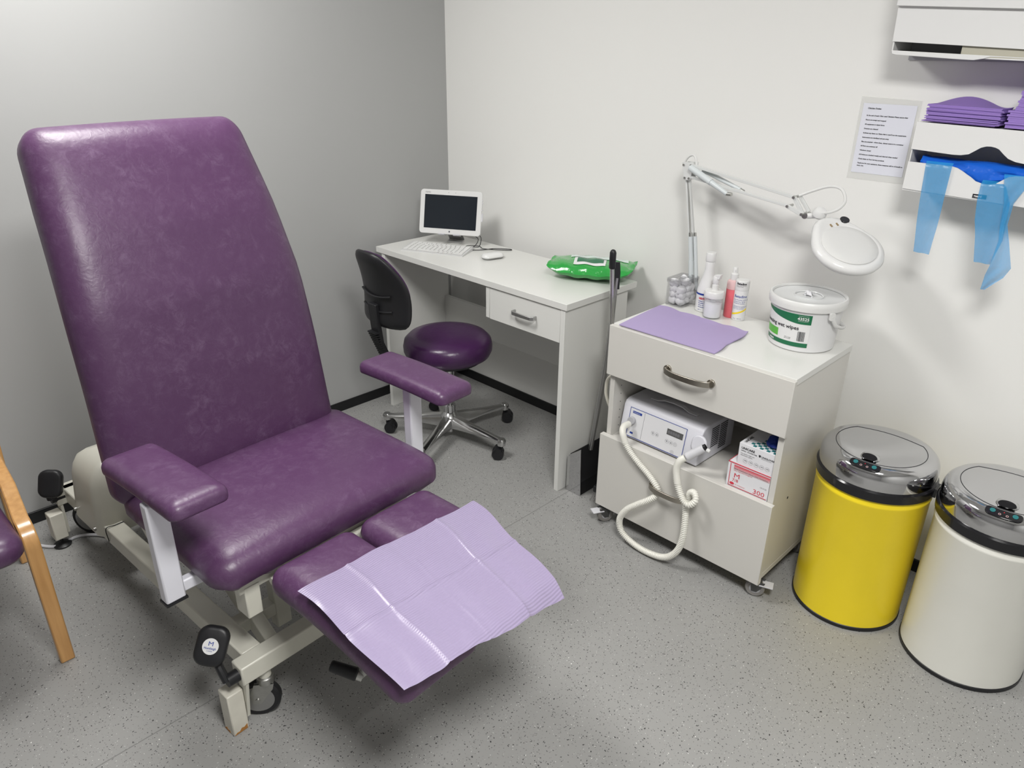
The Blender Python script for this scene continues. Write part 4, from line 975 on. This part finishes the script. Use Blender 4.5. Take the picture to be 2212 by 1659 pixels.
pj_ = V(1.8440, -.175, 1.112)       # joint side of the head
aH = (pj_-cH); aH = (aH-nH*aH.dot(nH)).normalized()
HM = frame(cH, aH, nH.cross(aH))
MB().cyl(V(1.803, -.172, 1.108), V(1.826, -.172, 1.112), .008, n=14).build('neck', PLAS, lm)
MB().lathe([(.004, .016), (.014, .013), (.019, .006), (.020, -.004), (.016, -.010)], 24, frame(V(1.838, -.175, 1.121), aH, nH.cross(aH))).build('ball_joint', PLASG, lm)
# teardrop outline in head coordinates: round at the lens, wider shoulders towards the joint
def tear(k):
    o = []
    R_ = .100-k
    pts = []
    for i in range(40):
        a = math.radians(75)+math.radians(210)*i/39; pts.append((R_*math.cos(a), R_*math.sin(a)))
    for (x, y) in ((.075, -.074), (.100, -.058), (.118, -.040), (.127, -.018), (.129, .004), (.124, .026), (.108, .046), (.082, .066), (.050, .086)):
        l = math.hypot(x, y); pts.append((x*(l-k)/l, y*(l-k)/l))
    return pts
def dens(P, z): return [(x, y, z) for x, y in P]
hdp = MB(HM).rings([dens(tear(k), z) for k, z in ((.020, -.018), (.010, -.017), (.003, -.010), (0, -.001), (.003, .007), (.010, .012), (.018, .0135), (.024, .011))]).build('lamp_head', PLASG, lm, sm=50)
MB(HM).lathe([(.0765, .010), (.077, .0145), (.074, .0165), (.055, .0185), (.02, .0195), (.001, .0195)], 56).build('lens_cover', mat('cover_white', (.66, .66, .65), .3), lm, sm=50)
MB(HM).cyl((.098, -.048, .008), (.098, -.048, .015), .0135, n=22).build('rocker_switch', BLACKG, lm, bev=.001)
q = MB(HM)
for d in (0, .020): q.box((.082, -.018+d, .0105), (.092, -.0145+d, .0140))
q.build('vent_slots', mat('slot_brown', (.30, .22, .12), .6), hdp)
MB(HM).box((-.066, .002, .0135), (-.060, .016, .0172)).build('cover_latch', INKG, hdp)
MB(HM).rings([dens(tear(.016), -.019), dens(tear(.016), -.0225)]).build('led_ring', LGREY, hdp)
MB().tube([V(1.765, -.165, 1.160), V(1.80, -.16, 1.178), V(1.845, -.16, 1.196), V(1.885, -.17, 1.195), V(1.905, -.18, 1.168), V(1.895, -.185, 1.145), V(1.870, -.185, 1.130), V(1.850, -.178, 1.124)], .0042, 8).build('cable_loop', PLAS, lm)
MB().tube([V(1.338, -.10, 1.165), V(1.328, -.10, 1.20), V(1.340, -.10, 1.222), V(1.358, -.10, 1.228), V(1.372, -.105, 1.215), V(1.378, -.11, 1.198)], .0038, 8).build('cable_loop', PLAS, lm)

# ================================================================ SENSOR BINS
LP = [(.001, .5425), (.03, .5425), (.08, .5415), (.122, .5385), (.130, .537), (.141, .533)]
def lidz(r): return lerp_tab(LP, r)
def bin_(x, y, ang, body, label, first=None):
    t = thing('sensor_bin', label, 'bin', (x, y, 0), ang)
    MB().lathe([(.150, 0), (.1545, .002), (.1545, .012), (.152, .014)], 72).build('base_ring', BLACKP, t)
    MB().lathe([(.1525, .012), (.1525, .418), (.1545, .422), (.1545, .428), (.152, .432), (.152, .448)], 72).build('bin_body', body, t)
    rim = MB().lathe([(.153, .442), (.158, .444), (.1600, .470), (.156, .474)], 72).box((.150, -.020, .446), (.164, .020, .472)).build('rim_band', BLACKG, t, sm=30)
    lid = MB().lathe([(.1545, .474), (.1550, .478), (.1550, .502), (.1535, .514), (.149, .525), (.141, .533), (.130, .537), (.122, .5385), (.08, .5415), (.03, .5425), (.001, .5425)], 84).build('lid', CHROME, t, sm=60)
    # flap seam: circle cut by a chord towards the hinge (local +y)
    pts = []
    for i in range(61):
        a = math.radians(140)+math.radians(260)*i/60; x_, y_ = .118*math.cos(a), .118*math.sin(a)-.004; pts.append((x_, y_, lidz(math.hypot(x_, y_))))
    e0, e1 = pts[-1], pts[0]
    for i in range(1, 12):
        f_ = i/12; x_ = e0[0]+(e1[0]-e0[0])*f_; y_ = e0[1]+(e1[1]-e0[1])*f_+.012*math.sin(f_*PI); pts.append((x_, y_, lidz(math.hypot(x_, y_))))
    MB().tube(pts+[pts[0]], .0011, 6, sub=1, smooth=False).build('flap_seam', INK, lid)
    # sensor hood and window, local -y is the front
    MB().rr([(.004, 0), (.001, .003), (.003, .007), (.008, .010)], .026, .017, .016, M=T(0, -.094, .5385) @ RX(.08), K=6, S_=3, crown=.002).build('sensor_hood', CHROME, lid, sm=60)
    MB().lathe([(.001, .0122), (.0165, .0116), (.0175, .009)], 28, T(0, -.101, .5380) @ RX(.50) @ Matrix.Diagonal((1.15, .62, 1, 1))).build('sensor_window', BLACKG, lid)
    cp = MB().rr([(0, 0), (0, .0022), (.001, .003)], .040, .0125, .010, M=T(0, -.1395, .5335) @ RX(.38), K=5, S_=3, mp=lambda x, y, z: (x, y+(x*x)*3.4, z-x*x*1.6)).build('control_panel', BLACKG, lid, sm=50)
    Mx = T(0, -.1395, .5370) @ RX(.38)
    for sx in (-1, 1):
        MB(Mx).lathe([(.0062, -.001), (.0062, .0008), (.001, .001)], 20, T(sx*.024, .0022, -.0008)).build('sensor_button', TEALI, cp)
        MB(Mx).rings([[(sx*.008+rr_*math.cos(2*PI*i/16), -.0045+rr_*math.sin(2*PI*i/16), .0003) for i in range(16)] for rr_ in (.003, .002)], cap0=False, cap1=False).build('button_icon', PINKC, cp)
    MB(Mx).cyl((0, .004, -.001), (0, .004, .0006), .0012, n=10).build('indicator', REDI, cp)
    return t
bin_(2.1795, -.2925, math.radians(3), YEL, 'yellow cylindrical bin with chrome sensor lid beside the trolley cabinet')
bin_(2.504, -.2857, math.radians(5), BINW, 'off-white cylindrical sensor bin with chrome lid, at the right edge')

# ================================================================ WALL ITEMS
no = thing('wall_notice', 'laminated white notice of typed text on the wall left of the dispensers', 'notice', (1.91, 0, 1.31))
NM = Matrix(((1, 0, 0, -.079), (0, 0, -1, -.001), (0, 1, 0, -.107), (0, 0, 0, 1)))
MB(NM).prism([(-.003, 0), (.163, 0), (.161, .224), (-.003, .228)], 0, .0006).build('laminate_film', FILM, no)
MB(NM).prism([(.006, .018), (.152, .018), (.152, .210), (.006, .210)], .0007, .001).build('paper_sheet', PAPER, no)
q = MB()
lines = [('Clinician Duties', .195, 1.25), ('At the end of each Clinic used Clinicians Please ensure that:', .176, 1), ('Floors are swept and mopped', .164, 1), ('All equipment is wiped down', .152, 1), ('Drawers are cleaned', .140, 1), ('Surfaces any items on Clinics that is used from the equipments', .128, 1), ('Instruments are sterilised and put away', .116, 1), ('Bins are emptied - where linen, clinical waste is in a container', .104, 1), ('All Plugs are switched off', .092, 1), ('Windows closed', .080, 1), ('All Fridge are checked weekly and changed when needed', .068, 1), ('Check dates on Foot Surgery products', .056, 1), ('Thank you for your assistance, these measures will be of benefit to', .044, 1), ('every one', .037, 1)]
for s_, z_, k_ in lines: text(q, s_, .0047*k_, NM @ T(.020, z_, .0014), bold=.00018)
q.build('typed_text', INK, no, sm=0)

# lower dispenser
ds = thing('apron_dispenser', 'white wall dispenser with wavy slot and blue apron roll inside', 'dispenser', (2.034, 0, 1.20))
DW = .56
DM = Matrix(((1, 0, 0, 0), (0, 0, 1, 0), (0, -1, 0, 0), (0, 0, 0, 1)))
def dpt(x, z): return (x-2.034, z-1.20)
up_edge = [(2.034, 1.316), (2.1356, 1.3113), (2.155, 1.312), (2.1721, 1.316), (2.184, 1.325), (2.1955, 1.3339), (2.207, 1.338), (2.2166, 1.3385), (2.227, 1.337), (2.236, 1.3334), (2.248, 1.323), (2.26, 1.3139), (2.277, 1.308), (2.2957, 1.3057), (2.40, 1.304), (2.594, 1.300)]
lo_edge = [(2.034, 1.284), (2.1402, 1.2831), (2.155, 1.280), (2.1684, 1.2736), (2.180, 1.267), (2.1907, 1.2613), (2.203, 1.253), (2.2168, 1.2496), (2.232, 1.2485), (2.2482, 1.2525), (2.260, 1.262), (2.271, 1.271), (2.285, 1.275), (2.3037, 1.276), (2.40, 1.275), (2.594, 1.273)]
def plate(poly, y0, y1, nm, par, mt=WHITEM):
    return MB().prism([dpt(*p) for p in poly], y0, y1, Matrix(((1, 0, 0, 0), (0, 0, 1, 0), (0, 1, 0, 0), (0, 0, 0, 1)))).build(nm, mt, par)
DWH = mat('dispenser_white', (.74, .74, .735), .4)
plate([(2.034, 1.384), (2.594, 1.374)]+up_edge[::-1], -.142, -.139, 'upper_front_panel', ds, DWH)
plate([(2.034, 1.214), (2.594, 1.196)]+lo_edge[::-1], -.142, -.139, 'lower_front_panel', ds, DWH)
SPm = Matrix(((0, 0, 1, 0), (1, 0, 0, 0), (0, 1, 0, 0), (0, 0, 0, 1)))
MB().prism([(-.1385, .015), (-.002, .015), (-.002, .179), (-.1385, .179)], .0005, .003, SPm).build('side_plate', DWH, ds)
MB().prism([(-.1385, .001), (-.002, .001), (-.002, .169), (-.1385, .169)], .557, .5595, SPm).build('side_plate', DWH, ds)
MB().box((.003, -.004, .012), (.557, -.001, .18)).build('back_plate', DWH, ds)
MB().rings([[(0, -.139, .010), (0, -.003, .010), (0, -.003, .013), (0, -.139, .013)], [(.56, -.139, -.004), (.56, -.003, -.004), (.56, -.003, -.001), (.56, -.139, -.001)]]).build('bottom_plate', DWH, ds)
MB().rings([[(0, -.139, .180), (0, -.003, .180), (0, -.003, .183), (0, -.139, .183)], [(.56, -.139, .170), (.56, -.003, .170), (.56, -.003, .173), (.56, -.139, .173)]]).build('top_tray', DWH, ds)
q = MB().box((.170, -.1432, .011), (.205, -.1422, .024)); st_ = q.build('sticker', WHITEI, ds)
MB().box((.171, -.1437, .0125), (.203, -.1433, .0228)).build('black_badge', INK, st_)
q = MB(); text(q, 'guard', .008, Matrix(((1, 0, 0, .174), (0, 0, -1, -.1440), (0, 1, 0, .0155), (0, 0, 0, 1))), bold=.0003); q.build('badge_lettering', WHITEI, st_, sm=0)
ar = thing('apron_roll', 'deep blue roll of plastic aprons inside the lower wall dispenser', 'roll', (2.06, -.10, 1.275))
rs = []
for i in range(31):
    x = .0+.50*i/30; b_ = math.exp(-((x-.165)/.045)**2)
    rs.append([(x, (.030+.004*math.sin(k*3+x*30))*math.cos(2*PI*k/20)-.008*b_*(math.sin(2*PI*k/20) < 0), (.024+.020*b_*(math.sin(2*PI*k/20) < 0)+.0015*math.sin(x*60+k))*math.sin(2*PI*k/20)+(.004 if i == 0 else 0)-.012*x) for k in range(20)])
MB().rings(rs).build('roll', BLUE, ar, sm=70)
def film(name, rows, par, y=-.146):
    # rows: list of (xl, xr, z, yl, yr)
    vs = []; n = 12
    R_ = []
    for a, b in zip(rows, rows[1:]):
        for k in range(6): R_.append([a[i]+(b[i]-a[i])*k/6 for i in range(5)])
    R_.append(list(rows[-1]))
    for j, (xl, xr, z, yl, yr) in enumerate(R_):
        for i in range(n+1):
            f = i/n; vs.append((xl+(xr-xl)*f, yl+(yr-yl)*f+.0022*math.sin(f*9+j*.35)*min(1, j/8), z))
    return MB().add(vs, [(j*(n+1)+i, j*(n+1)+i+1, (j+1)*(n+1)+i+1, (j+1)*(n+1)+i) for j in range(len(R_)-1) for i in range(n)]).build(name, BLUET, par, sm=80)
ap = thing('apron_tie', 'narrow straight translucent blue strip hanging from the left of the dispenser slot', 'apron', (2.078, -.146, 1.285))
o_ = lambda rows: [(a-2.078, b-2.078, c-1.285, d+.146, e+.146) for a, b, c, d, e in rows]
film('strip', o_([(2.078, 2.143, 1.290, -.138, -.138), (2.079, 2.1435, 1.284, -.146, -.146), (2.086, 2.143, 1.20, -.148, -.149), (2.092, 2.143, 1.13, -.150, -.148), (2.0999, 2.1414, 1.054, -.148, -.150)]), ap)
ap2 = thing('hanging_apron', 'wider translucent blue apron tail with twisted pointed end hanging from the dispenser', 'apron', (2.24, -.146, 1.26))
o_ = lambda rows: [(a-2.24, b-2.24, c-1.26, d+.146, e+.146) for a, b, c, d, e in rows]
film('apron_panel', o_([(2.218, 2.258, 1.258, -.137, -.137), (2.2175, 2.275, 1.249, -.147, -.148), (2.2195, 2.292, 1.212, -.149, -.150), (2.226, 2.297, 1.16, -.150, -.150), (2.236, 2.300, 1.12, -.150, -.151), (2.2494, 2.2867, 1.056, -.150, -.152)]), ap2)
film('apron_edge', o_([(2.262, 2.330, 1.278, -.145, -.145), (2.268, 2.318, 1.255, -.151, -.149), (2.281, 2.300, 1.212, -.155, -.151), (2.285, 2.300, 1.16, -.158, -.151), (2.292, 2.315, 1.12, -.162, -.153), (2.290, 2.335, 1.056, -.165, -.155), (2.285, 2.325, 1.03, -.165, -.158), (2.283, 2.292, .992, -.163, -.160)]), ap2)

# folded pads stacked on the lower dispenser
def pad_mesh(Lx, Ly, hump, th):
    vs = []; n = 24; m_ = 4
    for k in (1, 0):
        for j in range(m_+1):
            for i in range(n+1):
                f = i/n; x = Lx*f+(.006*(1-abs(2*j/m_-1))); y = -Ly/2+Ly*j/m_
                h = hump*(math.sin(min(1, f*1.25)*PI)*.9 if f < .8 else -.15*math.sin((f-.8)/.2*PI))*(j/m_)**1.3
                vs.append((x, y, h+(th if k else 0)))
    N = (n+1)*(m_+1); f1 = [(j*(n+1)+i, j*(n+1)+i+1, (j+1)*(n+1)+i+1, (j+1)*(n+1)+i) for j in range(m_) for i in range(n)]
    bd = [i for i in range(n+1)]+[j*(n+1)+n for j in range(1, m_+1)]+[m_*(n+1)+i for i in range(n-1, -1, -1)]+[j*(n+1) for j in range(m_-1, 0, -1)]
    return MB().add(vs, f1+[tuple(a+N for a in f[::-1]) for f in f1]+[(bd[i], bd[(i+1) % len(bd)], bd[(i+1) % len(bd)]+N, bd[i]+N) for i in range(len(bd))])
random.seed(21)
pads = []
z = 1.3868
SL = math.radians(1.05)
for i in range(18):
    hump = .0005+.0006*i if i < 17 else .020
    o = pad_mesh(.170, .110, hump, .0021).build('folded_pad', LILACS, sm=50)
    o.location = (2.050+random.uniform(-.004, .004)-(.006 if i == 0 else 0), -.082+random.uniform(-.003, .003), z); o.rotation_euler = (0, SL, random.uniform(-.015, .015))
    z += .0023
    if i == 17: tag(o, 'top pad of the left lilac stack, its middle bowed upwards', 'pad', 'folded pads on the dispenser, left stack')
    else: tag(o, 'folded lilac pad under the bowed top one, left stack on the wall dispenser', 'pad', 'folded pads on the dispenser, left stack')
z = 1.3835; p0 = None
for i in range(25):
    if p0 is None: o = pad_mesh(.16, .110, .0006, .0044).build('folded_pad', LILACS, sm=50); p0 = o
    else: o = p0.copy(); C.objects.link(o)
    o.location = (2.236+.0010*i*(i > 8)-.002+random.uniform(-.0035, .0035), -.082+random.uniform(-.002, .002), z); o.rotation_euler = (0, SL, random.uniform(-.012, .012)); z += .0045 if i < 24 else 0
    tag(o, 'folded lilac pad in the taller right stack on the wall dispenser', 'pad', 'folded pads on the dispenser, right stack')
# upper dispenser
du2 = thing('roll_dispenser', 'white wall dispenser with straight dark slot and curved lower lip, the upper one', 'dispenser', (1.93, 0, 1.54))
MY = Matrix(((1, 0, 0, -1.93), (0, 0, 1, 0), (0, 1, 0, -1.54), (0, 0, 0, 1)))
MB(MY).prism([(1.930, 1.573), (2.55, 1.542), (2.55, 1.68), (1.926, 1.68)], -.138, -.135).build('front_panel', DWH, du2)
MB(MY).prism([(1.926, 1.655), (2.55, 1.628), (2.55, 1.80), (1.926, 1.80)], -.150, -.147).build('cover_flap', DWH, du2, bev=.001)
MB(MY).prism([(1.926, 1.655), (2.55, 1.628), (2.55, 1.631), (1.926, 1.658)], -.147, -.135).build('flap_return', DWH, du2)
lipq = [(1.9335, 1.552), (2.10, 1.5455), (2.165, 1.543), (2.26, 1.539), (2.55, 1.527), (2.55, 1.5245), (2.27, 1.5365), (2.20, 1.5395), (2.165, 1.5405), (2.150, 1.536), (2.130, 1.5325), (2.10, 1.5335), (1.945, 1.5415), (1.936, 1.5435)]
MB(MY).prism(lipq, -.142, -.139).build('front_lip', DWH, du2, bev=.0008)
MB(T(0, 0, 0)).rings([[(0.004, -.139, 0.002), (0.004, -.003, 0.002), (0.004, -.003, .005), (0.004, -.139, .005)], [(.62, -.139, -.016), (.62, -.003, -.016), (.62, -.003, -.013), (.62, -.139, -.013)]]).build('bottom_plate', DWH, du2)
MB().box((.001, -.1345, .006), (.004, -.002, .255)).build('side_plate', DWH, du2)
MB().box((.616, -.1345, -.010), (.619, -.002, .255)).build('side_plate', DWH, du2)
MB().box((.003, -.005, -.012), (.617, -.002, .26)).build('back_plate', mat('dispenser_inside', (.40, .40, .42), .5), du2)
MB().box((.003, -.139, .257), (.617, -.005, .26)).build('top_plate', DWH, du2)
MB().box((.165, -.130, -.004), (.60, -.01, .030)).build('inner_carton', mat('kraft_card', (.48, .46, .38), .7), du2)
